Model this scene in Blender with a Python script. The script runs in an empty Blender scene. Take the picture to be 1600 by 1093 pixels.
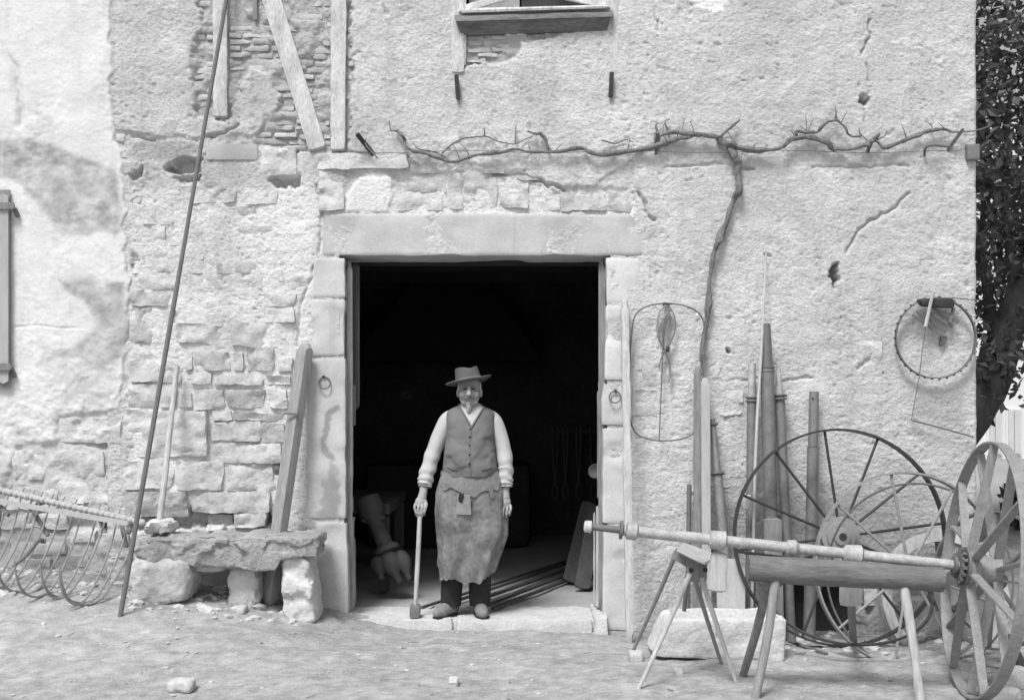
import bpy, math, random
import numpy as np
from mathutils import Vector, Matrix

R = math.radians
random.seed(11)
sc = bpy.context.scene
COL = sc.collection

# ------------------------------------------------------------------ camera, sky, sun, exposure
F = 1931.0; D = 8.65; H = 1.53; HY = 620.0          # focal (photo px), metres to the wall, eye height, horizon row
cam = bpy.data.cameras.new('camera'); camo = bpy.data.objects.new('camera', cam); COL.objects.link(camo)
camo.location = (0, -D, H); camo.rotation_euler = (R(90), 0, 0)
cam.sensor_width = 36; cam.lens = 36*F/1600; cam.shift_y = (HY-546.5)/1600; cam.clip_end = 600; cam.clip_start = .1
sc.camera = camo
w = bpy.data.worlds.new('World'); sc.world = w; w.use_nodes = True
nt = w.node_tree; bg = nt.nodes['Background']
sky = nt.nodes.new('ShaderNodeTexSky'); sky.sky_type = 'NISHITA'; sky.sun_disc = False
SUN_EL, SUN_AZ = 58, 205                                 # degrees; azimuth clockwise from +Y: behind the camera, to the left
sky.sun_elevation = R(SUN_EL); sky.sun_rotation = R(SUN_AZ); sky.dust_density = 3.0; sky.air_density = 1.0
bw = nt.nodes.new('ShaderNodeRGBToBW')                   # the plate is black and white
nt.links.new(sky.outputs[0], bw.inputs[0]); nt.links.new(bw.outputs[0], bg.inputs[0]); bg.inputs[1].default_value = 0.112
sl = bpy.data.lights.new('sun', 'SUN'); so = bpy.data.objects.new('sun', sl); COL.objects.link(so)
sl.energy = 2.2; sl.angle = R(17); sl.color = (1, 1, 1)
az = R(SUN_AZ); el = R(SUN_EL)
sdir = Vector((math.sin(az)*math.cos(el), math.cos(az)*math.cos(el), math.sin(el)))
so.rotation_euler = sdir.to_track_quat('Z', 'Y').to_euler(); so.location = sdir*20
sc.view_settings.view_transform = 'Standard'; sc.view_settings.look = 'None'
sc.view_settings.gamma = 1; sc.view_settings.use_curve_mapping = False
sc.view_settings.exposure = 0.60
sc.render.engine = 'CYCLES'
sc.cycles.max_bounces = 6; sc.cycles.diffuse_bounces = 4

# ------------------------------------------------------------------ numbers and noise
def P(px, py, Y):
    s = (D+Y)/F
    return np.array(((px-800)*s, Y, H-(py-HY)*s))
S0 = F/D                                                 # photo px per metre on the wall
def smooth(a, b, x):
    t = np.clip((np.asarray(x, float)-a)/(b-a), 0, 1); return t*t*(3-2*t)
def hash3(i, j, k, s):
    n = (i*374761393 + j*668265263 + k*2147483647 + s*1274126177) & 0xffffffff
    n = ((n ^ (n >> 13))*1274126177) & 0xffffffff
    n = ((n ^ (n >> 16))*2246822519) & 0xffffffff
    return ((n ^ (n >> 15)) & 0xffff)/65535.0
def vn(x, y, z=None, seed=0):
    x = np.asarray(x, float); y = np.asarray(y, float); z = np.zeros_like(x) if z is None else np.asarray(z, float)
    xi = np.floor(x).astype(np.int64); yi = np.floor(y).astype(np.int64); zi = np.floor(z).astype(np.int64)
    fx = x-xi; fy = y-yi; fz = z-zi
    fx = fx*fx*(3-2*fx); fy = fy*fy*(3-2*fy); fz = fz*fz*(3-2*fz)
    r = 0
    for a in (0, 1):
        for b in (0, 1):
            for c in (0, 1):
                wgt = (fx if a else 1-fx)*(fy if b else 1-fy)*(fz if c else 1-fz)
                r = r+wgt*hash3(xi+a, yi+b, zi+c, seed)
    return r*2-1
def fbm(x, y, z=None, seed=0, oct=4, gain=.5):
    r = 0; a = 1; t = 0
    for o in range(oct):
        r = r+a*vn(np.asarray(x)*2**o, np.asarray(y)*2**o, None if z is None else np.asarray(z)*2**o, seed+o*17); t += a; a *= gain
    return r/t

# ------------------------------------------------------------------ mesh collector
class MB:
    def __init__(s): s.v = []; s.f = []; s.n = 0; s.flat = False
    def add(s, v, f):
        v = np.asarray(v, float).reshape(-1, 3); s.v.append(v)
        s.f += [tuple(int(i)+s.n for i in q) for q in f]; s.n += len(v); return s
    def V(s): return np.concatenate(s.v)

def grid_faces(nu, nv, wrap=False):
    f = []
    for i in range(nu-1 if not wrap else nu):
        for j in range(nv-1):
            a = i*nv+j; b = ((i+1) % nu)*nv+j; f.append((a, b, b+1, a+1))
    return f
def frames(pts):
    pts = np.asarray(pts, float); n = len(pts)
    t = np.gradient(pts, axis=0); t /= np.linalg.norm(t, axis=1)[:, None]+1e-12
    up = np.array((0, 0, 1.)) if abs(t[0][2]) < .9 else np.array((0, -1., 0))
    nrm = np.cross(t[0], up); nrm /= np.linalg.norm(nrm); N = [nrm]
    for i in range(1, n):
        v = N[-1]-t[i]*np.dot(N[-1], t[i]); v /= np.linalg.norm(v)+1e-12; N.append(v)
    N = np.array(N); B = np.cross(t, N); return t, N, B
def spline(pts, n):
    pts = np.asarray(pts, float); m = len(pts)
    q = np.vstack([2*pts[0]-pts[1], pts, 2*pts[-1]-pts[-2]])
    u = np.linspace(0, m-1, n); i = np.minimum(u.astype(int), m-2); t = (u-i)[:, None]
    p0, p1, p2, p3 = q[i], q[i+1], q[i+2], q[i+3]
    return .5*((2*p1)+(-p0+p2)*t+(2*p0-5*p1+4*p2-p3)*t*t+(-p0+3*p1-3*p2+p3)*t**3)
def tube(mb, pts, rad, seg=8, noise=0, nscale=20, seed=0, res=None, flat=1.0, closed=False, capped=True):
    pts = np.asarray(pts, float); rad = np.broadcast_to(np.asarray(rad, float), (len(pts),)).copy()
    if res:
        rr = np.interp(np.linspace(0, len(pts)-1, res), np.arange(len(pts)), rad); pts = spline(pts, res); rad = rr
    t, N, B = frames(pts)
    a = np.linspace(0, 2*math.pi, seg, endpoint=False)
    rr = rad[:, None]*np.ones(seg)[None]
    if noise:
        base = pts[:, None, :]+rad[:, None, None]*(np.cos(a)[None, :, None]*N[:, None]+np.sin(a)[None, :, None]*B[:, None])
        b = base.reshape(-1, 3)*nscale
        rr = rr*(1+noise*fbm(b[:, 0], b[:, 1], b[:, 2], seed, 3).reshape(rr.shape))
    v = pts[:, None, :]+rr[..., None]*(np.cos(a)[None, :, None]*N[:, None]+flat*np.sin(a)[None, :, None]*B[:, None])
    n = len(pts); f = []
    for i in range(n-1 if not closed else n):
        for j in range(seg):
            i2 = (i+1) % n; f.append((i*seg+j, i*seg+(j+1) % seg, i2*seg+(j+1) % seg, i2*seg+j))
    if not closed and capped:
        f.append(tuple(range(seg-1, -1, -1))); f.append(tuple((n-1)*seg+j for j in range(seg)))
    return mb.add(v.reshape(-1, 3), f)
def lathe(mb, p0, axis, prof, seg=16):
    """prof = [(distance along the axis, radius)]"""
    ax = np.asarray(axis, float); ax = ax/np.linalg.norm(ax)
    up = np.array((0, 0, 1.)) if abs(ax[2]) < .9 else np.array((1., 0, 0))
    N = np.cross(ax, up); N /= np.linalg.norm(N); B = np.cross(ax, N)
    a = np.linspace(0, 2*math.pi, seg, endpoint=False); v = []
    for d, r in prof:
        for q in a: v.append(np.asarray(p0)+ax*d+r*(math.cos(q)*N+math.sin(q)*B))
    f = []
    for i in range(len(prof)-1):
        for j in range(seg): f.append((i*seg+j, i*seg+(j+1) % seg, (i+1)*seg+(j+1) % seg, (i+1)*seg+j))
    f.append(tuple(range(seg-1, -1, -1))); f.append(tuple((len(prof)-1)*seg+j for j in range(seg)))
    return mb.add(v, f)
def cube_pts(nu, nv, nw):
    """surface points of a cube, parameters in [-1,1], six separate faces"""
    out = []; f = []; off = 0
    us = np.linspace(-1, 1, nu+1); vs = np.linspace(-1, 1, nv+1); ws = np.linspace(-1, 1, nw+1)
    for ax, s1, s2 in ((2, us, vs), (1, us, ws), (0, vs, ws)):
        for sg in (-1, 1):
            g1, g2 = np.meshgrid(s1, s2, indexing='ij'); c = np.full_like(g1, sg)
            p = {2: (g1, g2, c), 1: (g1, c, g2), 0: (c, g1, g2)}[ax]
            out.append(np.stack([q.ravel() for q in p], 1))
            n1, n2 = g1.shape; flip = (sg > 0) ^ (ax == 1)
            for i in range(n1-1):
                for j in range(n2-1):
                    a, b, c2, d = off+i*n2+j, off+(i+1)*n2+j, off+(i+1)*n2+j+1, off+i*n2+j+1
                    f.append((a, b, c2, d) if flip else (a, d, c2, b))
            off += n1*n2
    p = np.concatenate(out)
    key = np.round(p*1e4).astype(np.int64); _, first, inv = np.unique(key, axis=0, return_index=True, return_inverse=True)
    inv = inv.ravel()
    return p[first], [tuple(inv[list(q)]) for q in f]
_cp = {}
def rock(mb, c8, n=(6, 4, 3), k=8, rough=.01, nscale=12, seed=0, fn=None, chip=0):
    """a rough block between eight corners: c8[ix][iy][iz] order (u,v,w) = 000,100,010,110,001,101,011,111"""
    n = tuple(n)
    if n not in _cp: _cp[n] = cube_pts(*n)
    p, f = _cp[n]
    q = p/((np.abs(p)**k).sum(1)**(1/k))[:, None]
    u = ((q+1)/2); c8 = np.asarray(c8, float)
    U, V, W = u[:, 0:1], u[:, 1:2], u[:, 2:3]
    x = (c8[0]*(1-U)*(1-V)*(1-W)+c8[1]*U*(1-V)*(1-W)+c8[2]*(1-U)*V*(1-W)+c8[3]*U*V*(1-W)
         + c8[4]*(1-U)*(1-V)*W+c8[5]*U*(1-V)*W+c8[6]*(1-U)*V*W+c8[7]*U*V*W)
    eu, ev, ew = c8[1]-c8[0], c8[2]-c8[0], c8[4]-c8[0]; g = np.sign(q)*np.abs(q)**(k-1)
    d = g[:, 0:1]*eu/np.dot(eu, eu)+g[:, 1:2]*ev/np.dot(ev, ev)+g[:, 2:3]*ew/np.dot(ew, ew)
    d /= np.linalg.norm(d, axis=1)[:, None]+1e-9
    s = x*nscale
    nn = fbm(s[:, 0], s[:, 1], s[:, 2], seed, 3)
    x = x+d*(nn*rough)[:, None]
    if chip:
        s2 = x*nscale*.35; cc = fbm(s2[:, 0], s2[:, 1], s2[:, 2], seed+91, 2)
        x = x-d*(np.clip(cc-.12, 0, 1)*chip)[:, None]
    if fn is not None: x = fn(p, x)
    return mb.add(x, f)
def facet(x, sd, am=.02, sc=7):
    r_ = fbm(x[:, 0]*sc, x[:, 1]*sc, x[:, 2]*sc*1.4, sd, 3); r2 = fbm(x[:, 0]*sc*.6+9, x[:, 1]*sc*.6, x[:, 2]*sc, sd+5, 2)
    d = x-x.mean(0); d = d/(np.linalg.norm(d, axis=1)[:, None]+1e-9); d[:, 0] *= .4
    return x+d*(am*(smooth(-.03, .03, r_)-.5)+am*.8*(smooth(-.02, .02, r2)-.5)+am*.5*r_)[:, None]
def box8(x0, x1, y0, y1, z0, z1):
    return [(x, y, z) for z in (z0, z1) for y in (y0, y1) for x in (x0, x1)]
def box(mb, x0, x1, y0, y1, z0, z1):
    return mb.add(box8(x0, x1, y0, y1, z0, z1), [(0, 2, 3, 1), (4, 5, 7, 6), (0, 1, 5, 4), (2, 6, 7, 3), (0, 4, 6, 2), (1, 3, 7, 5)])
def bar8(p0, p1, w, h, roll=0, w1=None, h1=None):
    """corners of a straight bar from p0 to p1: u across (w), v through (h), w along"""
    p0 = np.asarray(p0, float); p1 = np.asarray(p1, float); t = p1-p0; t /= np.linalg.norm(t)
    ref = np.array((0, 1., 0)) if abs(t[1]) < .9 else np.array((0, 0, 1.))
    U = np.cross(ref, t); U /= np.linalg.norm(U); Vv = np.cross(t, U)
    c, s = math.cos(roll), math.sin(roll); U, Vv = U*c+Vv*s, Vv*c-U*s
    w1 = w if w1 is None else w1; h1 = h if h1 is None else h1
    r = []
    for pp, a, b in ((p0, w, h), (p1, w1, h1)):
        for v in (-1, 1):
            for u in (-1, 1): r.append(pp+U*u*a/2+Vv*v*b/2)
    return r
def bar(mb, p0, p1, w, h, roll=0, w1=None, h1=None, n=(2, 2, 8), k=14, rough=.002, seed=0, nscale=9):
    return rock(mb, bar8(p0, p1, w, h, roll, w1, h1), n, k, rough, nscale, seed)

# ------------------------------------------------------------------ materials (all grey: the plate is black and white)
def mat(name, lo, hi, scale=6, rough=.85, bump=.3, bscale=40, stretch=(1, 1, 1), attr=False, metal=0, fine=.35, vary=.0, dist=.01):
    m = bpy.data.materials.new(name); m.use_nodes = True; t = m.node_tree; N = t.nodes; L = t.links
    b = N['Principled BSDF']; b.inputs['Roughness'].default_value = rough; b.inputs['Metallic'].default_value = metal
    b.inputs['Specular IOR Level'].default_value = .3
    geo = N.new('ShaderNodeNewGeometry'); mp = N.new('ShaderNodeMapping'); mp.inputs['Scale'].default_value = stretch
    L.new(geo.outputs['Position'], mp.inputs[0])
    n1 = N.new('ShaderNodeTexNoise'); n1.inputs['Scale'].default_value = scale; n1.inputs['Detail'].default_value = 6; n1.inputs['Roughness'].default_value = .62
    n2 = N.new('ShaderNodeTexNoise'); n2.inputs['Scale'].default_value = bscale; n2.inputs['Detail'].default_value = 5; n2.inputs['Roughness'].default_value = .65
    L.new(mp.outputs[0], n1.inputs[0]); L.new(mp.outputs[0], n2.inputs[0])
    mx = N.new('ShaderNodeMath'); mx.operation = 'MULTIPLY_ADD'; mx.inputs[1].default_value = fine
    s1 = N.new('ShaderNodeMath'); s1.operation = 'MULTIPLY'; s1.inputs[1].default_value = 1-fine
    L.new(n1.outputs[0], s1.inputs[0]); L.new(n2.outputs[0], mx.inputs[0]); L.new(s1.outputs[0], mx.inputs[2])
    mr = N.new('ShaderNodeMapRange'); mr.inputs[1].default_value = .32; mr.inputs[2].default_value = .68
    mr.inputs[3].default_value = lo; mr.inputs[4].default_value = hi
    L.new(mx.outputs[0], mr.inputs[0]); out = mr.outputs[0]
    if vary:
        oi = N.new('ShaderNodeObjectInfo'); v = N.new('ShaderNodeMapRange'); v.inputs[3].default_value = 1-vary; v.inputs[4].default_value = 1+vary
        L.new(oi.outputs['Random'], v.inputs[0]); q = N.new('ShaderNodeMath'); q.operation = 'MULTIPLY'
        L.new(out, q.inputs[0]); L.new(v.outputs[0], q.inputs[1]); out = q.outputs[0]
    if attr:
        at = N.new('ShaderNodeAttribute'); at.attribute_name = 'tone'; q = N.new('ShaderNodeMath'); q.operation = 'MULTIPLY'
        L.new(out, q.inputs[0]); L.new(at.outputs['Fac'], q.inputs[1]); out = q.outputs[0]
    L.new(out, b.inputs['Base Color'])
    if bump:
        bp = N.new('ShaderNodeBump'); bp.inputs['Strength'].default_value = bump; bp.inputs['Distance'].default_value = dist
        L.new(n2.outputs[0], bp.inputs['Height']); L.new(bp.outputs[0], b.inputs['Normal'])
    return m
M = dict(
    plaster=mat('rough_plaster', .78, 1.14, 6, .95, .9, 48, attr=True, fine=.6, dist=.016),
    smooth_plaster=mat('lime_plaster', .84, 1.08, 4, .95, .5, 50, attr=True, fine=.35),
    stone=mat('field_stone', .38, .64, 9, .92, .9, 40, vary=.15, fine=.5, dist=.012),
    bench_stone=mat('weathered_slab', .21, .47, 7, .93, 1.0, 38, fine=.5, dist=.02),
    pale_stone=mat('pale_stone', .44, .70, 8, .92, .7, 48, vary=.06, fine=.5, dist=.014),
    ashlar=mat('dressed_stone', .43, .63, 3.5, .92, .35, 70, attr=True, fine=.4, dist=.01),
    brick=mat('old_brick', .36, .54, 14, .93, .5, 60, vary=.16),
    whitewash=mat('limewashed_timber', .30, .80, 7, .9, .6, 52, stretch=(1.6, 1, .5), fine=.5),
    grey_wood=mat('weathered_wood', .14, .30, 9, .85, .5, 26, stretch=(3, 3, .35), fine=.5, vary=.1),
    pale_wood=mat('bleached_wood', .30, .60, 9, .85, .5, 26, stretch=(3, 3, .3), fine=.5),
    dark_wood=mat('stained_wood', .05, .22, 5, .7, .4, 26, stretch=(.6, 3, 3), fine=.5),
    log=mat('barked_log', .09, .22, 7, .85, .6, 30, stretch=(.5, 3, 3), fine=.5),
    iron=mat('rusty_iron', .11, .19, 18, .62, .35, 70, metal=.15, fine=.5),
    dark_iron=mat('black_iron', .035, .07, 18, .5, .25, 70, metal=.3, fine=.5),
    grey_iron=mat('worn_grey_iron', .13, .25, 16, .6, .3, 80, metal=.15, fine=.5),
    mid_iron=mat('dusty_iron', .18, .34, 16, .6, .35, 70, metal=.1, fine=.5),
    beam_wood=mat('old_beam', .20, .36, 8, .85, .5, 26, stretch=(3, 3, .35), fine=.5),
    pale_iron=mat('sunworn_iron', .22, .56, 16, .6, .3, 80, metal=.1, fine=.5),
    bark=mat('vine_bark', .10, .24, 30, .95, .8, 60, stretch=(1.5, 1.5, .6), fine=.5),
    tree_bark=mat('tree_bark', .035, .075, 8, .95, .8, 25, stretch=(2, 2, .4), fine=.5),
    leaf=mat('dark_leaf', .04, .19, 2.6, .6, 0, 10, vary=0),
    ground=mat('trodden_earth', .74, 1.2, 9, .97, 1.0, 60, attr=True, fine=.6, dist=.012),
    pebble=mat('limestone_chip', .36, .58, 20, .95, .3, 80, fine=.5),
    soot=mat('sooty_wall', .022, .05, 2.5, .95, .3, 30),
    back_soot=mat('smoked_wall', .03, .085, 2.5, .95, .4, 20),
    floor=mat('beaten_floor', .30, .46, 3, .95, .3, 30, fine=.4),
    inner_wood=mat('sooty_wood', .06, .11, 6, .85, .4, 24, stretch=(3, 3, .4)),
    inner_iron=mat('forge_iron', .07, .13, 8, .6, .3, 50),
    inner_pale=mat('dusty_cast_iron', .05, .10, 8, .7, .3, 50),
    paper=mat('paper', .45, .6, 8, .9, 0, 20),
    skin=mat('skin', .27, .41, 30, .6, .5, 110, dist=.006, fine=.5),
    beard=mat('grey_beard', .24, .50, 60, .9, .5, 180, stretch=(2, 1, .3), fine=.6),
    moustache=mat('dark_moustache', .12, .24, 60, .9, .5, 160, stretch=(1, 1, 1), fine=.6),
    shirt=mat('white_shirt', .40, .50, 9, .9, .2, 160),
    vest=mat('grey_wool', .125, .19, 7, .95, .25, 190),
    apron=mat('worn_leather', .07, .30, 9, .75, .4, 34, fine=.35),
    apron_dark=mat('greasy_leather', .13, .26, 9, .75, .3, 50, fine=.4),
    trousers=mat('black_cloth', .02, .04, 9, .95, .2, 160),
    shoe=mat('dusty_shoe', .15, .27, 18, .8, .25, 80),
    felt=mat('brown_felt', .085, .13, 12, .95, .2, 120),
    strap=mat('old_leather_strap', .20, .33, 14, .85, .3, 60),
    eye=mat('dark_eye', .02, .03, 10, .3, 0, 40),
    far_wall=mat('far_render', .62, .74, .6, .95, .1, 8),
    shutter=mat('painted_shutter', .48, .58, 3, .8, .1, 20),
    glass=mat('dark_glass', .05, .07, 2, .15, 0, 10),
    board=mat('plain_board', .30, .46, 4, .9, .2, 30, stretch=(3, 3, .4)),
    hay_iron=mat('bleached_iron', .34, .50, 30, .7, .3, 80, metal=.05, fine=.5),
)

_t = M['leaf'].node_tree; _b = _t.nodes['Principled BSDF']; _o = [n for n in _t.nodes if n.type == 'OUTPUT_MATERIAL'][0]
_tr = _t.nodes.new('ShaderNodeBsdfTranslucent'); _mx = _t.nodes.new('ShaderNodeMixShader'); _mx.inputs[0].default_value = .35
_t.links.new(_b.inputs['Base Color'].links[0].from_socket, _tr.inputs[0]); _t.links.new(_b.outputs[0], _mx.inputs[1]); _t.links.new(_tr.outputs[0], _mx.inputs[2]); _t.links.new(_mx.outputs[0], _o.inputs[0])
# ------------------------------------------------------------------ objects
WL = {}                                                   # world position of every object's origin
def thing(name, label, cat, loc, group=None):
    o = bpy.data.objects.new(name, None); COL.objects.link(o); o.empty_display_size = .1
    o.location = tuple(float(c) for c in loc); WL[o] = np.asarray(loc, float)
    o['label'] = label; o['category'] = cat
    if group: o['group'] = group
    return o
def tag(o, label, cat, group=None):
    o['label'] = label; o['category'] = cat
    if group: o['group'] = group
    return o
def mk(name, mb, m, parent=None, smoothed=True, kind=None, tone=None, label=None):
    if isinstance(mb, MB): v = mb.V(); f = mb.f
    else: v, f = mb
    lo, hi = v.min(0), v.max(0)
    org = np.array(((lo[0]+hi[0])/2, (lo[1]+hi[1])/2, lo[2] if parent is None else (lo[2]+hi[2])/2))
    me = bpy.data.meshes.new(name)
    if isinstance(f, np.ndarray) and f.shape[1] == 4:
        me.vertices.add(len(v)); me.vertices.foreach_set('co', (v-org).ravel())
        me.loops.add(f.size); me.loops.foreach_set('vertex_index', f.ravel().astype(np.int32))
        me.polygons.add(len(f)); me.polygons.foreach_set('loop_start', np.arange(0, f.size, 4, dtype=np.int32))
        me.update(calc_edges=True)
    else:
        me.from_pydata((v-org).tolist(), [], f); me.update()
    me.polygons.foreach_set('use_smooth', [bool(smoothed)]*len(me.polygons))
    if smoothed and len(me.polygons) < 12000: me.set_sharp_from_angle(angle=R(36))
    if tone is not None:
        a = me.attributes.new('tone', 'FLOAT', 'POINT'); a.data.foreach_set('value', np.broadcast_to(np.asarray(tone, np.float32), (len(v),)).astype(np.float32))
    me.materials.append(m if not isinstance(m, str) else M[m])
    o = bpy.data.objects.new(name, me); COL.objects.link(o)
    WL[o] = org
    if parent is not None: o.parent = parent; org = org-WL[parent]
    o.location = tuple(float(c) for c in org)
    if kind: o['kind'] = kind
    if label: o['label'] = label
    return o
def seg_dist(X, Y, pts):
    d = np.full(np.shape(X), 1e9)
    for (x0, y0), (x1, y1) in zip(pts[:-1], pts[1:]):
        dx, dy = x1-x0, y1-y0; L = dx*dx+dy*dy+1e-9
        t = np.clip(((X-x0)*dx+(Y-y0)*dy)/L, 0, 1)
        d = np.minimum(d, np.hypot(X-x0-t*dx, Y-y0-t*dy))
    return d
def poly_sd(X, Y, poly):
    """distance to the outline, positive inside"""
    d = seg_dist(X, Y, list(poly)+[poly[0]]); ins = np.zeros(np.shape(X), bool); n = len(poly)
    for i in range(n):
        x0, y0 = poly[i]; x1, y1 = poly[(i+1) % n]
        c = ((y0 > Y) != (y1 > Y)); xx = (x1-x0)*(Y-y0)/((y1-y0) if y1 != y0 else 1e-9)+x0
        ins ^= c & (X < xx)
    return np.where(ins, d, -d)

# ------------------------------------------------------------------ ground
def bankf(x): return np.interp(x, [-5, -3.1, -1.9, -1.25, -.7, .8, 3], [.44, .42, .27, .15, .03, 0, -.03])
def ground_z(x, y):
    x = np.asarray(x, float); y = np.asarray(y, float)
    f = 1-smooth(0, 2.5, -y)
    z = -.10+bankf(x)*f-.03*smooth(1, 4, -y)
    z = np.where(y > .12, -.16, z)
    near = smooth(30, 8, np.hypot(x, y))
    return z+near*(.022*fbm(x*1.1, y*1.1, None, 5, 3)+.010*fbm(x*7, y*7, None, 9, 3))
def G(px, py, off=0):
    """the ground point seen at a pixel"""
    Y = -.5
    for _ in range(40):
        x = (px-800)*(D+Y)/F; z = float(ground_z(x, Y))
        Y2 = (H-z)*F/max(py-HY, 5)-D; Y = Y+.6*(min(max(Y2, -4), .05)-Y)
    x = (px-800)*(D+Y)/F
    return np.array((x, Y, float(ground_z(x, Y))+off))
def gz(p, off=0): return np.array((p[0], p[1], float(ground_z(p[0], p[1]))+off))
xs = np.concatenate([-np.geomspace(160, 6.2, 16), np.arange(-6, 7, .026), np.geomspace(7.2, 160, 18)])
ys = np.concatenate([-np.geomspace(160, 4.2, 16), np.arange(-4, .3, .026), np.geomspace(.5, 160, 26)])
GX, GY = np.meshgrid(xs, ys, indexing='ij')
GZ = ground_z(GX, GY)
fx, fy = GX.ravel(), GY.ravel()
fine = (.012*np.clip(fbm(fx*14, fy*14, None, 31, 3), -.2, 1)+.009*smooth(.1, .5, fbm(fx*9, fy*9, None, 32, 3))+.006*fbm(fx*28, fy*28, None, 33, 2))*smooth(12, 5, np.hypot(fx, fy))
rubble = smooth(.9, 0, -fy)*smooth(-.6, -1.4, fx)+.6*smooth(1.1, .2, -fy)*smooth(1, 1.6, fx)
GZ = GZ.ravel()+fine*(.5+1.6*rubble)
nI, nJ = GX.shape
idx = np.arange(nI*nJ).reshape(nI, nJ)
quads = np.stack([idx[:-1, :-1], idx[1:, :-1], idx[1:, 1:], idx[:-1, 1:]], -1).reshape(-1, 4)
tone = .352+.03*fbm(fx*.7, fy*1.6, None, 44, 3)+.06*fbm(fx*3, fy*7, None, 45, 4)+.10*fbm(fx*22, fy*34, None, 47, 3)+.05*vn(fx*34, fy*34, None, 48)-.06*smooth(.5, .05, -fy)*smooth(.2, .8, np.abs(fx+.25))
tone = tone+.05*smooth(.3, .7, vn(fx*9, fy*9, None, 46))
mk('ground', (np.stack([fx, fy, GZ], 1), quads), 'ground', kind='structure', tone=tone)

# ------------------------------------------------------------------ the smithy wall
smithy = thing('smithy', 'old stone smithy with wide dark doorway, rough render and limewashed timbers', 'building', P(742, 962, 0))
house = thing('neighbour_house', 'smooth pale plastered house adjoining the smithy, with closed wooden shutter', 'house', P(90, 900, 0))
STEP = 2.0
def wall_grid(x0, x1, y0, y1):
    a = np.arange(x0, x1+.01, STEP); b = np.arange(y0, y1+.01, STEP)
    X, Y = np.meshgrid(a, b, indexing='ij'); return X, Y
def wall_mesh(X, Y, h, keep):
    n, m = X.shape; s = 1/S0
    v = np.stack([(X-800)*s, -h, H-(Y-HY)*s], -1).reshape(-1, 3)
    idx = np.arange(n*m).reshape(n, m)
    q = np.stack([idx[:-1, :-1], idx[:-1, 1:], idx[1:, 1:], idx[1:, :-1]], -1).reshape(-1, 4)
    k = keep[:-1, :-1] & keep[1:, :-1] & keep[1:, 1:] & keep[:-1, 1:]
    return v, q[k.ravel()]

BRICK_ZONE = [(312, -60), (553, -60), (553, 60), (549, 130), (545, 236), (470, 236), (402, 228), (415, 185), (440, 160), (425, 120), (395, 108), (372, 150), (362, 184), (330, 184), (306, 178), (303, 90), (318, 40)]
BRICK_SILL = [(728, 50), (820, 52), (905, 46), (860, 58), (812, 66), (806, 90), (770, 102), (728, 106)]
MASON = [(196, 300), (300, 292), (420, 292), (470, 270), (500, 300), (492, 400), (478, 540), (470, 940), (196, 960)]
MASON_TOP = [(545, 268), (640, 252), (780, 262), (870, 292), (1000, 300), (990, 336), (540, 336)]
X, Y = wall_grid(168, 1527, -60, 1012)
wx = X+9*fbm(X/38, Y/38, None, 71, 3)+6*fbm(X/9, Y/9, None, 73, 3); wy = Y+9*fbm(X/38, Y/38, None, 72, 3)+6*fbm(X/9, Y/9, None, 74, 3)
n_big = fbm(X/90, Y/90, None, 1, 3); n_mid = fbm(X/22, Y/17, None, 2, 4); n_fin = fbm(X/8, Y/6.5, None, 3, 3)
ridg = 1-np.abs(fbm(X/14+.4*n_mid, Y/9, None, 4, 3))
n_vf = fbm(X/4.2, Y/3.6, None, 6, 2); n_cr = fbm(X/11+.8*n_mid, Y/8, None, 14, 3)
lump = smooth(-.10, .10, n_mid)+.8*smooth(-.04, .10, n_cr)+.5*smooth(.0, .10, n_fin)
coarse = np.clip(.75+.9*fbm(X/55, Y/40, None, 16, 3), .25, 1.5)
h = .006*n_big+.004*n_mid+.0014*lump*coarse+.0018*n_fin*coarse+.0021*n_vf*(.5+.5*coarse)
pock = np.clip(vn(X/9, Y/7, None, 8)-.56, 0, 1)*np.clip(fbm(X/70, Y/70, None, 12, 2)+.45, 0, 1)+.6*np.clip(vn(X/4.5, Y/3.6, None, 18)-.62, 0, 1)
pk2 = np.clip(vn(X/5.5, Y/3.4, None, 28)-.66, 0, 1)*np.clip(fbm(X/45, Y/45, None, 29, 2)+.3, 0, 1)*3
h -= .030*pock+.018*pk2
tone = .565+.03*n_big+.02*n_mid+.045*fbm(X/240, Y/240, None, 90, 3)-.05*smooth(.15, .5, fbm(X/16, Y/130, None, 91, 3))-.05*smooth(.05, .35, fbm(X/110, Y/70, None, 92, 4))+.04*smooth(.1, .4, fbm(X/70, Y/60, None, 93, 4))
# thick upper render ends in a ragged lip above the lintel and along the vine
lip = np.interp(X, [180, 300, 420, 520, 600, 680, 770, 830, 880, 930, 1010, 1060, 1200, 1530], [205, 215, 205, 238, 248, 262, 268, 280, 296, 288, 236, 236, 246, 250])+13*fbm(X/28, Y/50, None, 21, 4)
up = smooth(3, -3, Y-lip); h += up*np.interp(X, [180, 1000, 1080, 1200], [.016, .014, .004, .0]); tone += .0*up
# exposed zones
zb = np.maximum(poly_sd(wx, wy, BRICK_ZONE), poly_sd(wx, wy, BRICK_SILL)); eb = smooth(-4, 3, zb)
eb_m = np.clip(.85+1.5*fbm(X/30, Y/20, None, 64, 3), 0, 1); h = h*(1-.3*eb)-(.004+.034*eb_m)*eb; tone = tone*(1-eb)+.43*eb
zm = poly_sd(wx, wy, MASON); em = smooth(-10, 10, zm)
depth_m = np.interp(Y, [300, 450, 540, 620, 820], [.15, .35, .75, 1, 1])+.35*fbm(X/60, Y/45, None, 33, 3)
em = em*np.clip(depth_m, 0, 1); h -= .021*em; tone = tone+.13*smooth(-20, 15, zm)
zt = poly_sd(wx, wy, MASON_TOP); et = smooth(-4, 5, zt); h -= .014*et; tone += .09*et
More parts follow.
